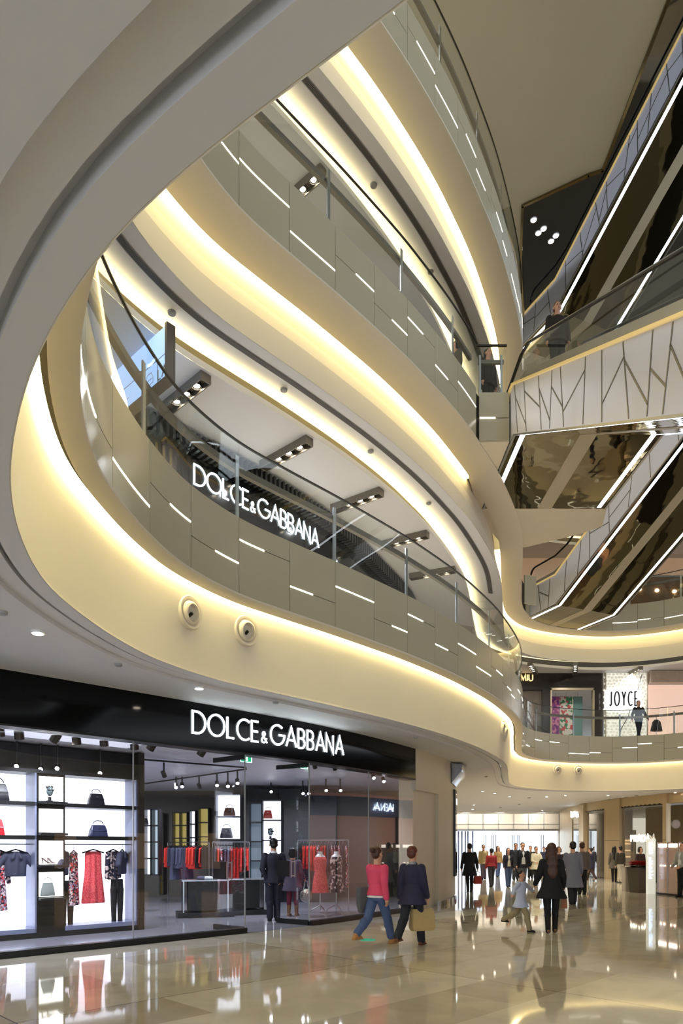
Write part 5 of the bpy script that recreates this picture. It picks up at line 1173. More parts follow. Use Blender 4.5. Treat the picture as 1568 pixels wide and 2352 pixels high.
mb = M(); gb(mb, 1264, 1363, 6.65, 9.3, 2.0, 2.1); mb.build('curtain_wall', mat('lit_khaki_curtain', (0.78, 0.74, 0.62), 0.5, emit=0.35, ecol=(1, .95, .8), noise=0.15, nscale=6), ms)
MAG = fabric('magenta_pattern', (0.62, 0.30, 0.48), ((0.45, 0.2, 0.5), (0.8, 0.5, 0.6)), 9, 0.4); GRD = fabric('green_red_dots', (0.82, 0.78, 0.72), ((0.25, 0.5, 0.35), (0.75, 0.3, 0.3)), 8, 0.5); TEAL = fabric('teal_panel', (0.42, 0.55, 0.52))
for pa, pb_, m, n_ in ((1266, 1284, MAG, 'magenta patterned'), (1285, 1314, GRD, 'green and red dotted'), (1316, 1337, TEAL, 'teal')):
    t = thing('fabric_panel', 'tall %s fabric panel hanging in the far bright doorway' % n_, 'fabric panel', (fx(pa, YG+0.8), YG+0.8, 6.65), 0)
    w_ = fx(pb_, YG+0.8)-fx(pa, YG+0.8); mb = M(); mb.box((w_/2, 0, 1.35), (w_, 0.05, 2.7-0.45)); mb.build('cloth', m, t); mb = M(); mb.cyl((0, 0, 2.48), (w_, 0, 2.48), 0.02, 8); mb.cyl((w_/2, 0, 2.48), (w_/2, 0, 2.7), 0.008, 6); mb.build('hanging_bar', STEEL, t)
s = thing('shop_sign', 'small gold glowing letters on the dark marble of the far gallery', 'sign', (fx(1205, YG), YG-0.1, 9.75))
lettering('MIU MIU', lambda u: ((fx(1226, YG)-text_len('MIU MIU', 0.3, gap=-0.02)+u, YG-0.02, 9.72), (1, 0, 0), (0, -1, 0)), 0.30, mat('gold_sign', (1, .9, .7), 0.4, emit=1.0, ecol=(1, .85, .6), noise=0.02), s, th=0.14, gap=-0.02)
jw = thing('feature_wall', 'bright white wall with a scaly honeycomb relief and a dark crack line', 'wall panel', (fx(1384, YG), YG-0.2, 6.65))
wj = fx(1481, YG)-fx(1384, YG)
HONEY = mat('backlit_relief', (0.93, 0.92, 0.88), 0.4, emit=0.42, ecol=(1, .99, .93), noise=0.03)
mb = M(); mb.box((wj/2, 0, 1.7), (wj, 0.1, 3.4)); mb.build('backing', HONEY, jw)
mb = M(); r4 = random.Random(3); cw_ = 0.17
for r_ in range(22):
    for c_ in range(int(wj/cw_)+1):
        cx = c_*cw_+(cw_/2 if r_ % 2 else 0)+r4.uniform(-.03, .03); cz = 0.08+r_*0.155+r4.uniform(-.02, .02)
        if cx > wj-0.05: continue
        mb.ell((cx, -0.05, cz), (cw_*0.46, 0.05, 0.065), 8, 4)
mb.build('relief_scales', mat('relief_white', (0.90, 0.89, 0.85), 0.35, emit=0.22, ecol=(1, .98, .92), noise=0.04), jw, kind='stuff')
mb = M(); mb.tube([(0.6, -0.12, 0.0), (0.75, -0.12, 0.7), (1.1, -0.12, 1.3), (1.25, -0.12, 1.9), (1.5, -0.12, 2.4), (1.75, -0.12, 3.3)], 0.018, 5); mb.build('crack_line', GAP, jw)
mb = M(); mb.box((0.02, -0.05, 1.7), (0.05, 0.14, 3.4)); mb.box((wj-0.02, -0.05, 1.7), (0.05, 0.14, 3.4)); mb.build('edge_frame', STONE, jw)
s = thing('shop_sign', 'tall thin dark letters haloed by white light on the relief wall', 'sign', (fx(1400, YG-0.4), YG-0.45, 8.4))
lj = fx(1468, YG-0.45)-fx(1398, YG-0.45); cj = 0.66; sxj = 0.34; g_ = (lj/cj-sum(GL[c][0]*sxj for c in 'JOYCE'))/5-0.14
lettering('JOYCE', lambda u: ((fx(1398, YG-0.45)+u, YG-0.50, 8.42), (1, 0, 0), (0, -1, 0)), cj, MBLACK, s, th=0.09, sx=sxj, gap=g_)
mb = M(); mb.box((0, 0, 0), (lj+0.3, 0.03, 0.92)); o = mb.build('halo_panel', mat('halo_light', (1, 1, 1), 0.5, emit=1.5, ecol=(.97, .98, 1), noise=0.01), s); o.location = (lj/2-0.08, 0.10, 0.33)
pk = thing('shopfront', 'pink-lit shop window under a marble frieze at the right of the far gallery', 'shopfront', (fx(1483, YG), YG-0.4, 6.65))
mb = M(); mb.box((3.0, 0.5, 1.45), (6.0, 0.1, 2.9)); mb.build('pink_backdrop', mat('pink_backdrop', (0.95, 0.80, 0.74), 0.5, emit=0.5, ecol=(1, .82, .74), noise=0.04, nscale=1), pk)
mb = M(); mb.box((3.0, 0.0, 3.15), (6.0, 0.3, 0.55)); mb.build('marble_frieze', mat('grey_veined_marble', (0.72, 0.64, 0.56), 0.3, noise=0.25, nscale=4), pk)
mb = M(); mb.box((3.0, 0.0, 1.45), (6.0, 0.02, 2.9)); mb.build('glass_pane', GLASS, pk)
# plain walls of the upper gallery
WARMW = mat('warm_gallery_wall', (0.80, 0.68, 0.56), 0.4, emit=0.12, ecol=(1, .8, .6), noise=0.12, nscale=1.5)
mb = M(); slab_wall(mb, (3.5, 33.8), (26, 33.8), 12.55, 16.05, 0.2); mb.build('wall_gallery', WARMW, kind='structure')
mb = M(); slab_wall(mb, (3.5, 33.8), (26, 33.8), 18.45, 23.2, 0.2); mb.build('wall_gallery', STONE, kind='structure')
mb = M(); slab_wall(mb, (2.4, 24.0), (5.5, 35.0), 6.65, 10.1, 0.2); mb.build('wall_gallery', STONE, kind='structure')
gw = thing('gallery_window', 'brown glossy glass front with small lamps above the second far balcony', 'window', (fx(1385, 33.3), 33.3, 12.55))
mb = M(); mb.box((4.0, 0.0, 1.15), (8.0, 0.05, 2.3)); mb.build('tinted_glass', mat('brown_gloss_glass', (0.42, 0.32, 0.22), 0.06, noise=0.2, nscale=2), gw)
mb = M(); mb.box((4.0, 0.0, 2.34), (8.0, 0.1, 0.08)); mb.build('frame', STEEL, gw)
for k in range(4): mb = M(); mb.ell((0.9+k*0.85, -0.06, 1.75-0.05*k), (0.09, 0.03, 0.07)); mb.build('lamp', LAMPM, gw)
for i, (px, py) in enumerate(((1225, 505), (1248, 525), (1276, 541), (1236, 535), (1265, 554))):
    p = P3(px, py, 31.0); k = (30.27-EYE)/(p.z-EYE); x, y = p.x*k, p.y*k; small_ceiling('recessed_downlight', x, y, 30.28, 'lit downlight seen in the many-sided opening beside the highest escalator', 'ceiling light', True, 0.16, 'downlights of the top ceiling')
# ------------------------------------------------------------ people
SKIN = mat('skin', (0.82, 0.62, 0.51), 0.5, noise=0.03)
HAIRB = mat('black_hair', (0.06, 0.05, 0.05), 0.45, noise=0.2, nscale=40)
HAIRBR = mat('brown_hair', (0.28, 0.16, 0.09), 0.45, noise=0.3, nscale=40)
HAIRR = mat('auburn_hair', (0.36, 0.16, 0.09), 0.45, noise=0.3, nscale=40)
def cloth(n, c): return mat('cloth_'+n, c, 0.8, noise=0.07, nscale=9)
def V(*a): return Vector(a)
def person(label, x, y, z=0.0, face=0.0, h=1.7, vox=0.011, legs=(0.0, 0.0), knees=(0.05, 0.05), arms=((0.1, 0.0, 0.15), (0.1, 0.0, 0.15)),
           top=('jacket', 'black', (0.08, 0.08, 0.09)), hem=0.86, flare=0.0, bottom=('trousers', 'black', (0.08, 0.08, 0.1)), shoes=('shoe', 'black', (0.06, 0.06, 0.06)), boot=0.0,
           hair='short', hairm=None, female=False, collar=None, sleeve=1.0, lean=0.0, skirt=None, open_front=None, group=None, headturn=0.0):
    """the figure faces -y locally; legs are swing angles of the left and right hip, arms are (spread, swing, elbow bend)"""
    hairm = hairm or HAIRB
    t = thing('person', label, 'person', (x, y, z), face, group)
    s = h/1.75; R = Matrix.Rotation
    hipw = 0.092; shw = 0.185 if female else 0.205
    ank, kn, hp = 0.085, 0.49, 0.93
    sides = []
    for i, sd in enumerate((-1, 1)):
        a = legs[i]; b = knees[i]; hip = V(sd*hipw, 0, hp)
        th = V(0, -math.sin(a), -math.cos(a))*(hp-kn); knee = hip+th+V(sd*-0.01, 0, 0)
        a2 = a-b; foot = knee+V(0, -math.sin(a2), -math.cos(a2))*(kn-ank)
        sides.append([hip, knee, foot, a2])
    drop = min(sd_[2].z-ank+(0.02 if abs(sd_[3]) > 0.3 else 0) for sd_ in sides)
    for q in sides:
        for k in range(3): q[k] = q[k]-V(0, 0, drop)
    up = -drop
    L_ = lambda zz: V(0, -math.sin(lean)*(zz-hp), hp+(zz-hp)*math.cos(lean)+up)
    arm = []
    for i, sd in enumerate((-1, 1)):
        sp, sw, el = arms[i][:3]; shd = L_(1.40)+V(sd*shw, 0, 0)
        d1 = V(sd*math.sin(sp), -math.sin(sw)*math.cos(sp), -math.cos(sw)*math.cos(sp)); elb = shd+d1*0.285
        inn = arms[i][3] if len(arms[i]) > 3 else 0.0
        d2 = V(sd*math.sin(sp)*0.6-sd*math.sin(inn), -math.sin(sw+el)*math.cos(sp), -math.cos(sw+el)*math.cos(sp)).normalized(); wr = elb+d2*0.245
        arm.append((shd, elb, wr, d2, sd))
    zn = L_(1.52).z; HS = 1.12
    hx, hy = L_(1.6).x, L_(1.6).y
    def fin(mb): mb.v = [tuple((Vector((hx+(p[0]-hx)*HS, hy+(p[1]-hy)*HS, zn+(p[2]-zn)*HS)) if p[2] > zn else Vector(p))*s) for p in mb.v]; return mb
    # one continuous body
    mb = M()
    def tor(mb, secs, n=18):
        rows = []
        for zz, w, d, dy in secs:
            c = L_(zz)+V(0, dy, 0); rows.append([c+V(w*math.cos(2*PI*k/n), d*math.sin(2*PI*k/n), 0) for k in range(n)])
        mb.loft(rows)
    w_ = 0.145 if female else 0.16
    TS = [(0.84, .13, .09, .01), (0.93, .165, .105, .015), (1.02, .15 if not female else .14, .10, .005), (1.12, w_-.02, .09, 0), (1.25, w_, .105, -.005), (1.36, w_+.015, .10, 0), (1.43, .11, .07, .005), (1.47, .055, .055, .005)]
    tor(mb, TS)
    mb.cap(L_(1.42)+V(0, .005, 0), L_(1.55)+V(0, -.005, 0), .064, .058)
    hc = L_(1.635)+V(0, -.01, 0)
    HR = R(headturn, 3, 'Z')
    def hv(a, b, c): return hc+HR @ V(a, b, c)
    mb.ell(hc+V(0, .012, .03), (.073, .09, .088), 16, 10); mb.ell(hv(0, -.022, -.045), (.053, .06, .07), 14, 8); mb.ell(hv(0, -.055, -.088), (.025, .022, .018), 8, 6)
    mb.cap(hv(0, -.088, .012), hv(0, -.108, -.028), .008, .013, 8); mb.ell(hv(0, -.082, .032), (.045, .012, .01), 8, 6)
    for sd in (-1, 1): mb.ell(hv(sd*.077, .008, -.005), (.012, .02, .032), 8, 6)
    mb.ell(hv(0, -.085, -.058), (.024, .012, .010), 8, 6)
    for hip, knee, foot, a2 in sides:
        mb.cap(hip+V(0, 0, -.02), knee, .082, .05); mb.cap(knee, foot, .05, .034); mb.ell(knee.lerp(foot, .3)+V(0, .012, 0), (.042, .042, .09))
        mb.cap(foot+V(0, .01, -.03), foot+V(0, -.13, -.055), .032, .026)
    for shd, elb, wr, d2, sd in arm:
        mb.cap(shd, elb, .047, .038); mb.cap(elb, wr, .038, .026)
        side = V(sd, 0, 0); fw = d2; pn = side
        pal = wr+fw*.05; ac = fw.cross(side).normalized()      # across the palm
        mb.cap(wr, pal, .026, .032); mb.cap(pal-ac*.02, pal+ac*.02, .022, .022, 8)
        for k, fl in enumerate((.066, .076, .071, .056)):
            b0 = pal+fw*.02+ac*(-.03+.02*k); b1 = b0+fw*fl*.55-side*.006; b2 = b1+fw*fl*.42-side*.022
            mb.cap(b0, b1, .0095, .0088, 7); mb.cap(b1, b2, .0088, .0078, 7)
        tb = pal-fw*.025-ac*.028-side*.004; tm = tb-ac*.022+fw*.03-side*.008; mb.cap(tb, tm, .0125, .0105, 7); mb.cap(tm, tm+fw*.028-side*.006, .0105, .009, 7)
    fin(mb)
    mesh_obj('body', remesh(mb, vox), SKIN, t)
    def part(name, mb, m, v=None):
        if name == 'hair': fin(mb)
        else: mb.v = [tuple(Vector(p)*s) for p in mb.v]
        return mesh_obj(name, remesh(mb, v or vox*1.15), m, t)
    # eyes and mouth
    for sd in (-1, 1):
        mb = M(); mb.ell(hv(sd*.030, -.083, .012), (.011, .008, .006), 8, 6); fin(mb); mb.build('eye', mat('eye_dark', (0.08, 0.06, 0.05), 0.3, noise=0.1), t, True)
    mb = M(); mb.ell(hv(0, -.096, -.058), (.020, .007, .006), 8, 6); fin(mb); mb.build('mouth', mat('lips', (0.62, 0.32, 0.30), 0.5, noise=0.05), t, True)
    # hair
    mb = M()
    mb.ell(hc+HR @ V(0, .028, .052), (.083, .088, .082), 16, 10); mb.ell(hc+HR @ V(0, .055, .0), (.075, .055, .075), 14, 8)
    if hair == 'long':
        mb.ell(hc+HR @ V(0, .05, -.10), (.095, .06, .14), 14, 8); mb.ell(hc+V(0, .10, -.27), (.115, .045, .20), 14, 8); mb.ell(hc+V(0, .125, -.40), (.10, .035, .15), 14, 8)
        for sd in (-1, 1): mb.cap(hc+HR @ V(sd*.075, .0, .03), hc+HR @ V(sd*.085, -.01, -.16), .028, .032)
    if hair == 'bun': mb.ell(hc+HR @ V(0, .13, .07), (.05, .045, .05), 12, 8)
    if hair == 'bob':
        mb.ell(hc+HR @ V(0, .04, -.03), (.095, .075, .10), 14, 8)
        for sd in (-1, 1): mb.cap(hc+HR @ V(sd*.075, -.01, .03), hc+HR @ V(sd*.078, -.01, -.07), .026, .026)
    part('hair', mb, hairm, vox*.9)
    # lower garment
    bk, bn, bc = bottom; bm_ = cloth(bn, bc); mb = M()
    if bk in ('trousers', 'leggings'):
        r0, r1, r2 = (.104, .080, .074) if bk == 'trousers' else (.096, .068, .052)
        tor(mb, [(0.83, .14, .10, .01), (0.92, .178, .118, .015), (1.03, .158, .112, .005)])
        for hip, knee, foot, a2 in sides:
            mb.cap(hip+V(0, 0, -.02), knee, r0, r1); mb.ell(knee, (r1+.006, r1+.008, .07)); mb.ell(knee.lerp(foot, .3)+V(0, .012, 0), (r1*.97, r1*1.03, .11)); e = foot.lerp(knee, max(0.0, boot)+(.02 if bk == 'trousers' else -.06)); mb.cap(knee, e, r1, r2)
        part(bk, mb, bm_)
    # shoes
    sk, sn, sc = shoes; sm_ = cloth(sn, sc)
    for hip, knee, foot, a2 in sides:
        mb = M(); tilt = a2*0.6; c = foot; 
        fwd = V(0, -math.cos(tilt), -math.sin(-tilt)*-1 if False else math.sin(tilt)*0.9)
        if sk == 'heel':
            mb.cap(c+V(0, .03, -.02), c+V(0, -.05, -.045), .036, .034); mb.cap(c+V(0, -.05, -.048), c+V(0, -.14, -.066), .034, .018); mb.cap(c+V(0, .045, -.02), c+V(0, .05, -.076), .014, .008)
        else:
            mb.cap(c+V(0, .035, -.045), c+V(0, -.13, -.052), .040, .032); mb.cap(c+V(0, 0, 0), c+V(0, 0, -.04), .042, .042)
            mb.box(c+V(0, -.05, -.075), (.078, .24, .018))
        if boot > 0: mb.cap(c, foot.lerp(knee, boot), .048, .062)
        part('boot' if boot > 0 else sk.replace('heel', 'high_heel'), mb, sm_)
    # upper garment
    tk, tn, tc_ = top; tm_ = cloth(tn, tc_); mb = M(); g = .030
    secs = [(zz, w+g+(.012 if tk == 'coat' else 0), d+g+.004, dy) for zz, w, d, dy in TS[3:7]]+[(1.47, .07, .068, .005)]
    hemz = hem; base = [(zz, w+g+.01, d+g+.008, dy) for zz, w, d, dy in TS[1:3] if zz > hemz+0.03]
    fl = flare+(0.02 if hemz < 0.9 else 0)
    low = [(hemz, .178+fl+g, .118+fl+g, .012), (hemz+.02, .18+fl+g, .12+fl+g, .012)]
    if hemz < 0.85: low.append(((hemz+.93)/2, .182+fl*.5+g, .122+fl*.5+g, .012))
    tor(mb, sorted(low+base+secs, key=lambda q: q[0]), 24)
    for shd, elb, wr, d2, sd in arm:
        e = elb.lerp(wr, sleeve if sleeve > 0.5 else 0.0)
        mb.cap(shd+V(-sd*.02, 0, .005), elb, .078, .064); mb.cap(elb, elb.lerp(wr, min(.95, sleeve)), .064, .052)
    if collar: mb.cap(L_(1.47)+V(-.05, -.02, 0), L_(1.47)+V(.05, -.02, 0), .035, .035)
    to_ = part(tk, mb, tm_)
    if collar:
        mb = M(); n = 16; rows = []
        for zz, rr_ in ((1.445, .078), (1.50, .066), (1.515, .062)): rows.append([L_(zz)+V(rr_*math.cos(2*PI*k/n), rr_*math.sin(2*PI*k/n)+.0, 0) for k in range(n)])
        mb.loft(rows, True, False); mb.v = [tuple(Vector(p)*s) for p in mb.v]; mb.build('collar', cloth(*collar), t, True)
    if open_front:
        mb = M(); rows = []
        for zz, w in ((max(hem+.02, .95), .075), (1.2, .055), (1.38, .04), (1.45, .025)):
            dd = .145 if zz < 1.4 else .098
            rows.append([L_(zz)+V(w*q, -dd-.004+.02*abs(q), 0) for q in (-1, 0, 1)]+[L_(zz)+V(w*q, -dd+.03, 0) for q in (1, 0, -1)])
        mb.loft(rows); mb.v = [tuple(Vector(p)*s) for p in mb.v]; mb.build('shirt_front', cloth(*open_front), t, True)
    if skirt:
        mb = M(); tor(mb, [(skirt[2], .20, .15, .012), (skirt[2]+.02, .20, .15, .012), (.95, .175, .125, .012)]); part('hem_layer', mb, cloth(skirt[0], skirt[1]))
    t['s'] = s; del t['s']
    hands = [((wr+d2*.09)*s) for shd, elb, wr, d2, sd in arm]
    sh_ = [(shd*s) for shd, elb, wr, d2, sd in arm]
    M4 = Matrix.Translation(V(x, y, z)) @ R(face, 4, 'Z')
    return t, [M4 @ q for q in hands], [M4 @ q for q in sh_]
def carry_bag(pos, rz, w, h, d, m, label, name='handbag', cat='bag', hl=0.14):
    t = thing(name, label, cat, pos-Vector((0, 0, h+hl)), rz)
    mb = M(); mb.loft([[(-w*.44, -d*.4, 0), (w*.44, -d*.4, 0), (w*.44, d*.4, 0), (-w*.44, d*.4, 0)], [(-w*.5, -d*.5, h*.15), (w*.5, -d*.5, h*.15), (w*.5, d*.5, h*.15), (-w*.5, d*.5, h*.15)], [(-w*.48, -d*.42, h*.7), (w*.48, -d*.42, h*.7), (w*.48, d*.42, h*.7), (-w*.48, d*.42, h*.7)], [(-w*.45, -d*.2, h), (w*.45, -d*.2, h), (w*.45, d*.2, h), (-w*.45, d*.2, h)]]); mb.build('bag_body', m, t)
    for s_ in (-1, 1):
        mb = M(); mb.tube([(-w*.28, s_*d*.2, h-.01), (-w*.2, s_*d*.12, h+hl*.7), (0, s_*.01, h+hl), (w*.2, s_*d*.12, h+hl*.7), (w*.28, s_*d*.2, h-.01)], .006, 5); mb.build('handle', m, t)
    return t
def gp(px, Y): return fx(px, Y), Y
BK = (0.075, 0.075, 0.085)
AWAY = PI
NEAR = 0.0075
# near walkers
p, hd, sd = person('person walking away in a pink jacket, blue jeans and tan boots', *gp(866, 11.4), face=AWAY-0.75, h=1.66, vox=NEAR, legs=(0.42, -0.38), knees=(0.12, 0.5), arms=((.14, -.25, .35), (.12, .35, .5)), top=('jacket', 'hot_pink', (0.88, 0.30, 0.45)), hem=0.93, bottom=('trousers', 'blue_denim', (0.30, 0.38, 0.55)), shoes=('shoe', 'tan_leather', (0.72, 0.52, 0.30)), boot=0.12, hair='bun', hairm=HAIRBR, female=True, skirt=('white_tee', (0.9, 0.88, 0.88), 0.89))
cb = thing('folded_coat', 'grey coat draped over the arm of the person in pink', 'coat', P3(834, 2048, 11.45), 0.6)
mb = M(); mb.loft([[(-.08, -.04, -.36), (.08, -.04, -.36), (.08, .04, -.36), (-.08, .04, -.36)], [(-.12, -.05, -.2), (.12, -.05, -.2), (.12, .05, -.2), (-.12, .05, -.2)], [(-.11, -.07, .08), (.11, -.07, .08), (.11, .07, .08), (-.11, .07, .08)]]); mesh_obj('cloth_body', remesh(mb, .014), cloth('mid_grey', (0.36, 0.36, 0.37)), cb)
p, hd, sd = person('person walking away in a long navy jacket and dark trousers with brown shoes', *gp(947, 11.25), face=AWAY-0.5, h=1.64, vox=NEAR, legs=(0.3, -0.42), knees=(0.1, 0.35), arms=((.1, .1, .3), (.1, -.12, .15)), top=('jacket', 'deep_navy', (0.15, 0.15, 0.26)), hem=0.76, flare=0.035, bottom=('trousers', 'navy_trousers', (0.12, 0.13, 0.17)), shoes=('shoe', 'brown_leather', (0.42, 0.24, 0.14)), hair='short', hairm=HAIRR, female=True, collar=('grey_collar', (0.6, 0.6, 0.62)))
carry_bag(hd[0]+Vector((-0.1, 0, 0.0)), 0.5, .44, .36, .14, cloth('beige_paper', (0.76, 0.66, 0.46)), 'large beige shopping bag carried by the person in navy', 'shopping_bag', hl=.12)
# by the doorway
p, hd, sd = person('man in a dark navy suit standing in the shop doorway with his back turned', *gp(628, 15.2), face=AWAY+0.25, h=1.80, vox=NEAR, legs=(0.05, -0.03), knees=(0.0, 0.0), arms=((.16, -.25, .25, .5), (.16, -.25, .25, .5)), top=('suit_jacket', 'dark_navy_suit', (0.12, 0.13, 0.19)), hem=0.82, bottom=('trousers', 'dark_navy_suit', (0.12, 0.13, 0.19)), collar=('white_collar', (0.92, 0.92, 0.92)))
p, hd, sd = person('woman in a grey plum coat, burgundy leggings and tan boots by the shop door', *gp(672, 16.3), face=AWAY-0.25, h=1.60, vox=NEAR, legs=(0.08, -0.08), knees=(0.0, 0.0), arms=((.1, .3, .6), (.12, 0, .12)), top=('coat', 'grey_plum', (0.34, 0.29, 0.37)), hem=0.66, flare=0.045, bottom=('leggings', 'burgundy', (0.42, 0.10, 0.18)), shoes=('shoe', 'tan_boot', (0.50, 0.33, 0.20)), boot=0.72, hair='bob', female=True)
sb = thing('handbag', 'round silver quilted handbag hanging beside the burgundy leggings', 'handbag', hd[0]+Vector((0.02, 0, -0.42)), 0)
mb = M(); mb.ell((0, 0, .05), (.15, .09, .17), 18, 12); mb.build('bag_body', mat('silver_quilt', (0.75, 0.72, 0.66), 0.25, 0.8, noise=0.2, nscale=20, bump=0.5, bscale=25), sb, True); mb = M(); mb.tube([(-.06, 0, .19), (-.03, 0, .40), (.03, 0, .40), (.06, 0, .19)], .012, 6); mb.build('handle', STEEL, sb)
# middle of the hall
p, hd, sd = person('woman walking away with very long brown hair, short black dress and black tights', *gp(1266, 12.9), face=AWAY-0.1, h=1.68, vox=NEAR, legs=(0.10, -0.06), knees=(0.02, 0.1), arms=((.18, .1, .5), (.22, 0, .9)), top=('dress', 'black_dress', (0.06, 0.06, 0.075)), hem=0.70, flare=0.07, bottom=('leggings', 'black_tights', (0.05, 0.05, 0.06)), shoes=('heel', 'tan_heel', (0.50, 0.34, 0.22)), hair='long', hairm=HAIRBR, female=True)
carry_bag(hd[0]+Vector((0.02, 0, 0.10)), 1.3, .28, .24, .10, cloth('tan_bag', (0.62, 0.40, 0.27)), 'tan shoulder bag carried by the woman in the black dress', hl=.2)
person('child in a pale blue jacket running with arms stretched out', *gp(1196, 13.3), face=0.9, h=1.20, vox=NEAR, legs=(0.5, -0.5), knees=(0.3, 0.6), arms=((1.15, .1, .1), (1.2, .2, .1)), top=('jacket', 'pale_blue', (0.78, 0.82, 0.92)), hem=0.74, flare=0.05, bottom=('trousers', 'khaki', (0.62, 0.57, 0.44)), shoes=('shoe', 'black_shoe', (0.05, 0.05, 0.05)), hair='short', skirt=('red_hem', (0.7, 0.2, 0.22), 0.72))
FARV = 0.013
p, hd, sd = person('person in a knee-length black coat walking away at the left of the corridor', *gp(1078, 25.4), face=AWAY, h=1.78, vox=FARV, legs=(0.12, -0.1), knees=(0, 0.1), arms=((.2, 0, .1), (.2, 0, .1)), top=('coat', 'black_coat', BK), hem=0.60, flare=0.05, bottom=('leggings', 'black_tights', (0.05, 0.05, 0.06)), hair='short')
carry_bag(hd[0], 0.3, .3, .3, .12, cloth('red_bag', (0.62, 0.2, 0.16)), 'red shopping bag in the hand of the person in black', 'shopping_bag', hl=.2)
person('person in a long light grey trench coat walking away', *gp(1315, 19.7), face=AWAY-0.1, h=1.80, vox=0.010, legs=(0.25, -0.1), knees=(0.05, 0.25), arms=((.12, .1, .3), (.12, .1, .5)), top=('coat', 'light_grey_trench', (0.50, 0.50, 0.56)), hem=0.50, flare=0.06, bottom=('trousers', 'charcoal', (0.15, 0.15, 0.17)), hair='short')
person('woman in an open dark jacket and jeans walking toward the camera', *gp(1167, 28.6), face=0.05, h=1.62, vox=FARV, legs=(0.15, -0.12), knees=(0.02, 0.15), arms=((.1, .1, .4), (.12, 0, .3)), top=('jacket', 'dark_navy_jacket', (0.13, 0.13, 0.19)), hem=0.88, bottom=('trousers', 'blue_denim', (0.24, 0.32, 0.48)), hair='long', female=True, open_front=('cream_top', (0.85, 0.82, 0.74)))
person('man in a dark open coat over a white shirt walking toward the camera', *gp(1200, 28.0), face=0.0, h=1.84, vox=FARV, legs=(0.2, -0.15), knees=(0.02, 0.2), arms=((.15, .1, .3), (.15, -.1, .2)), top=('coat', 'black_blue', (0.09, 0.10, 0.15)), hem=0.80, bottom=('trousers', 'grey_jeans', (0.36, 0.38, 0.42)), open_front=('white_shirt', (0.88, 0.88, 0.88)))
person('person in a beige jacket facing the camera before the bright entrance', *gp(1110, 36.0), face=0.0, h=1.80, vox=FARV, legs=(0.12, -0.1), knees=(0, .1), top=('jacket', 'beige', (0.72, 0.64, 0.46)), hem=0.80, flare=0.03, bottom=('trousers', 'dim_plum', (0.38, 0.34, 0.42)), female=True)
person('person in a red jacket and dark trousers walking away before the bright entrance', *gp(1128, 28.9), face=AWAY+0.2, h=1.60, vox=FARV, legs=(0.15, -0.1), knees=(0, .1), top=('jacket', 'dull_red', (0.62, 0.16, 0.17)), hem=0.95, bottom=('trousers', 'dark_grey', (0.22, 0.22, 0.24)))
person('person in a tan coat with long hair before the bright entrance', *gp(1143, 39.0), face=0.1, h=1.74, vox=FARV, legs=(0.1, -0.1), knees=(0, .1), top=('coat', 'tan', (0.66, 0.53, 0.34)), hem=0.82, bottom=('trousers', 'blue_denim', (0.24, 0.32, 0.48)), hair='long', hairm=HAIRBR, female=True)
person('woman in a cream coat with a dark scarf walking toward the camera', *gp(1231, 30.6), face=0.1, h=1.68, vox=FARV, legs=(0.12, -0.1), knees=(0, .1), arms=((.15, .3, .9, .5), (.15, .4, 1.0)), top=('coat', 'cream_coat', (0.80, 0.77, 0.66)), hem=0.72, flare=0.05, bottom=('leggings', 'black_tights', (0.06, 0.06, 0.07)), hair='short', female=True, collar=('dark_scarf', (0.12, 0.12, 0.16)))
person('tall person in a dark grey jacket behind the woman in jeans', *gp(1184, 35.0), face=0.0, h=1.86, vox=FARV, top=('jacket', 'dark_slate', (0.19, 0.20, 0.26)), hem=0.82, bottom=('trousers', 'dark_grey', (0.22, 0.22, 0.24)))
person('person in dark clothes partly behind the woman in the cream coat', *gp(1218, 37.0), face=0.0, h=1.74, vox=FARV, top=('jacket', 'brown_black', (0.20, 0.17, 0.16)), hem=0.82)
person('distant person in dark clothes just left of the long brown hair', *gp(1249, 42.0), face=0.0, h=1.70, vox=FARV, top=('jacket', 'slate_blue', (0.20, 0.22, 0.32)), hem=0.85)
person('person with brown hair and a dark coat right of the long brown hair', *gp(1283, 27.0), face=0.2, h=1.66, vox=FARV, top=('coat', 'plum_black', (0.18, 0.14, 0.20)), hem=0.75, hair='bob', hairm=HAIRBR, female=True)
person('person in black mostly hidden behind the grey trench coat', *gp(1336, 24.0), face=AWAY, h=1.80, vox=FARV, top=('jacket', 'taupe_jacket', (0.40, 0.36, 0.34)), hem=0.85, hairm=HAIRBR)
person('woman in a short dark skirt suit striding before the glowing shelves', *gp(1356, 34.5), face=AWAY+0.7, h=1.66, vox=FARV, legs=(0.3, -0.3), knees=(0.05, .3), arms=((.1, .2, .3), (.5, -.2, .1)), top=('coat', 'dark_indigo', (0.17, 0.16, 0.25)), hem=0.68, flare=0.02, bottom=('leggings', 'brown_tights', (0.26, 0.18, 0.15)), shoes=('heel', 'tan_heel', (0.50, 0.34, 0.22)), female=True)
person('person in a long taupe coat standing before the wide bronze pilaster', *gp(1410, 33.0), face=AWAY-0.2, h=1.70, vox=FARV, legs=(0.08, -0.08), top=('coat', 'taupe_coat', (0.36, 0.33, 0.28)), hem=0.68, flare=0.03, bottom=('leggings', 'black_tights', (0.06, 0.06, 0.07)), hair='long', female=True)
person('person in an olive jacket and white trousers before the bronze window', *gp(1424, 32.2), face=AWAY+0.3, h=1.72, vox=FARV, legs=(0.25, -0.2), knees=(0.05, .15), top=('jacket', 'dark_olive', (0.26, 0.24, 0.19)), hem=0.92, bottom=('trousers', 'off_white', (0.78, 0.75, 0.68)))
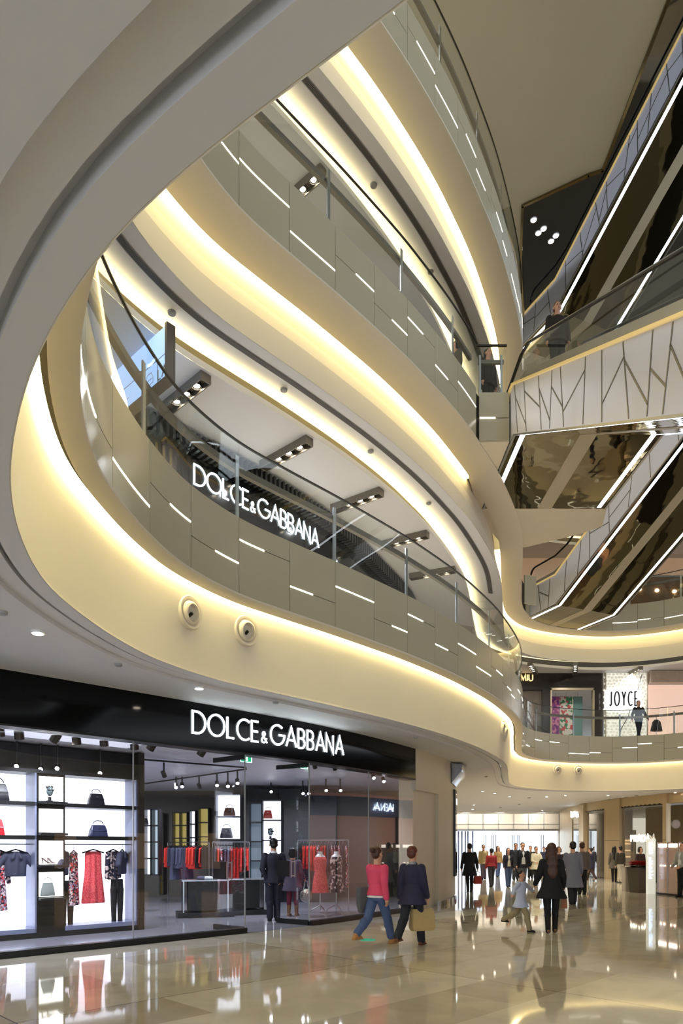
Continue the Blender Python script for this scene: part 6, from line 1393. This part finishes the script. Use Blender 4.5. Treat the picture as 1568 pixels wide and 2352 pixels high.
person('person with dark hair half hidden behind the red flowers', *gp(1470, 29.0), face=0.3, h=1.66, vox=FARV, top=('jacket', 'dark_brown_jacket', (0.22, 0.16, 0.15)), hem=0.85, hair='bob', female=True)
person('guard in a black suit with a pale sash at the right edge beside the kiosk', *gp(1567, 22.6), face=-1.25, h=1.80, vox=0.010, legs=(0.04, -0.04), knees=(0, 0), arms=((.12, .2, .8, .4), (.12, .2, .8, .4)), top=('suit_jacket', 'light_grey_suit', (0.62, 0.62, 0.58)), hem=0.98, bottom=('trousers', 'black_trousers', (0.06, 0.06, 0.07)), open_front=('white_shirt', (0.88, 0.88, 0.88)))
# upper levels
person('person in black leaning at the far gallery railing before the white relief wall', *gp(1466, 31.3), z=F[1]+0.004, face=0.1, h=1.74, vox=FARV, legs=(0.25, -0.12), knees=(0.1, 0.3), arms=((.3, -.1, .4), (.35, .1, .5)), top=('jacket', 'black_jacket', (0.06, 0.06, 0.065)), hem=0.9, bottom=('trousers', 'dark_blue_denim', (0.12, 0.14, 0.20)))
person('person in dark clothes riding the nearer escalator, head above the handrail', 4.85, 15.35, z=12.11+0.03, face=0.0, h=1.72, vox=FARV, top=('jacket', 'black_brown', (0.13, 0.10, 0.09)), hem=0.85, hairm=HAIRR)
person('person in black standing at the head of the escalator beside the landing block', 3.72, 17.35, z=F[2]+0.004, face=0.6, h=1.72, vox=FARV, top=('jacket', 'black_brown', (0.13, 0.10, 0.09)), hem=0.80)
person('blurred person in taupe walking behind the middle railing near the landing', 2.85, 17.0, z=F[2]+0.004, face=-1.2, h=1.66, vox=FARV, top=('coat', 'taupe_coat', (0.36, 0.33, 0.28)), hem=0.70, female=True, hair='bob')
# garment display and flowers on the far gallery
t = thing('dress_form', 'dark jacket on a display form at the foot of the pink window', 'dress form', (fx(1507, 32.0), 32.0, F[1]+0.004), 0.2)
mb = M(); rows = []
for z_, w, d in ((.62, .30, .18), (.85, .25, .16), (1.05, .20, .13), (1.15, .10, .07)): rows.append([(w*math.cos(2*PI*k/18), d*math.sin(2*PI*k/18), z_-.15) for k in range(18)])
mb.loft(rows); mb.build('jacket', BLACKF, t, True); mb = M(); mb.cyl((0, 0, 0), (0, 0, 1.15), .015, 8); mb.cyl((0, 0, 0), (0, 0, .02), .15, 14); mb.build('stand', STEEL, t)
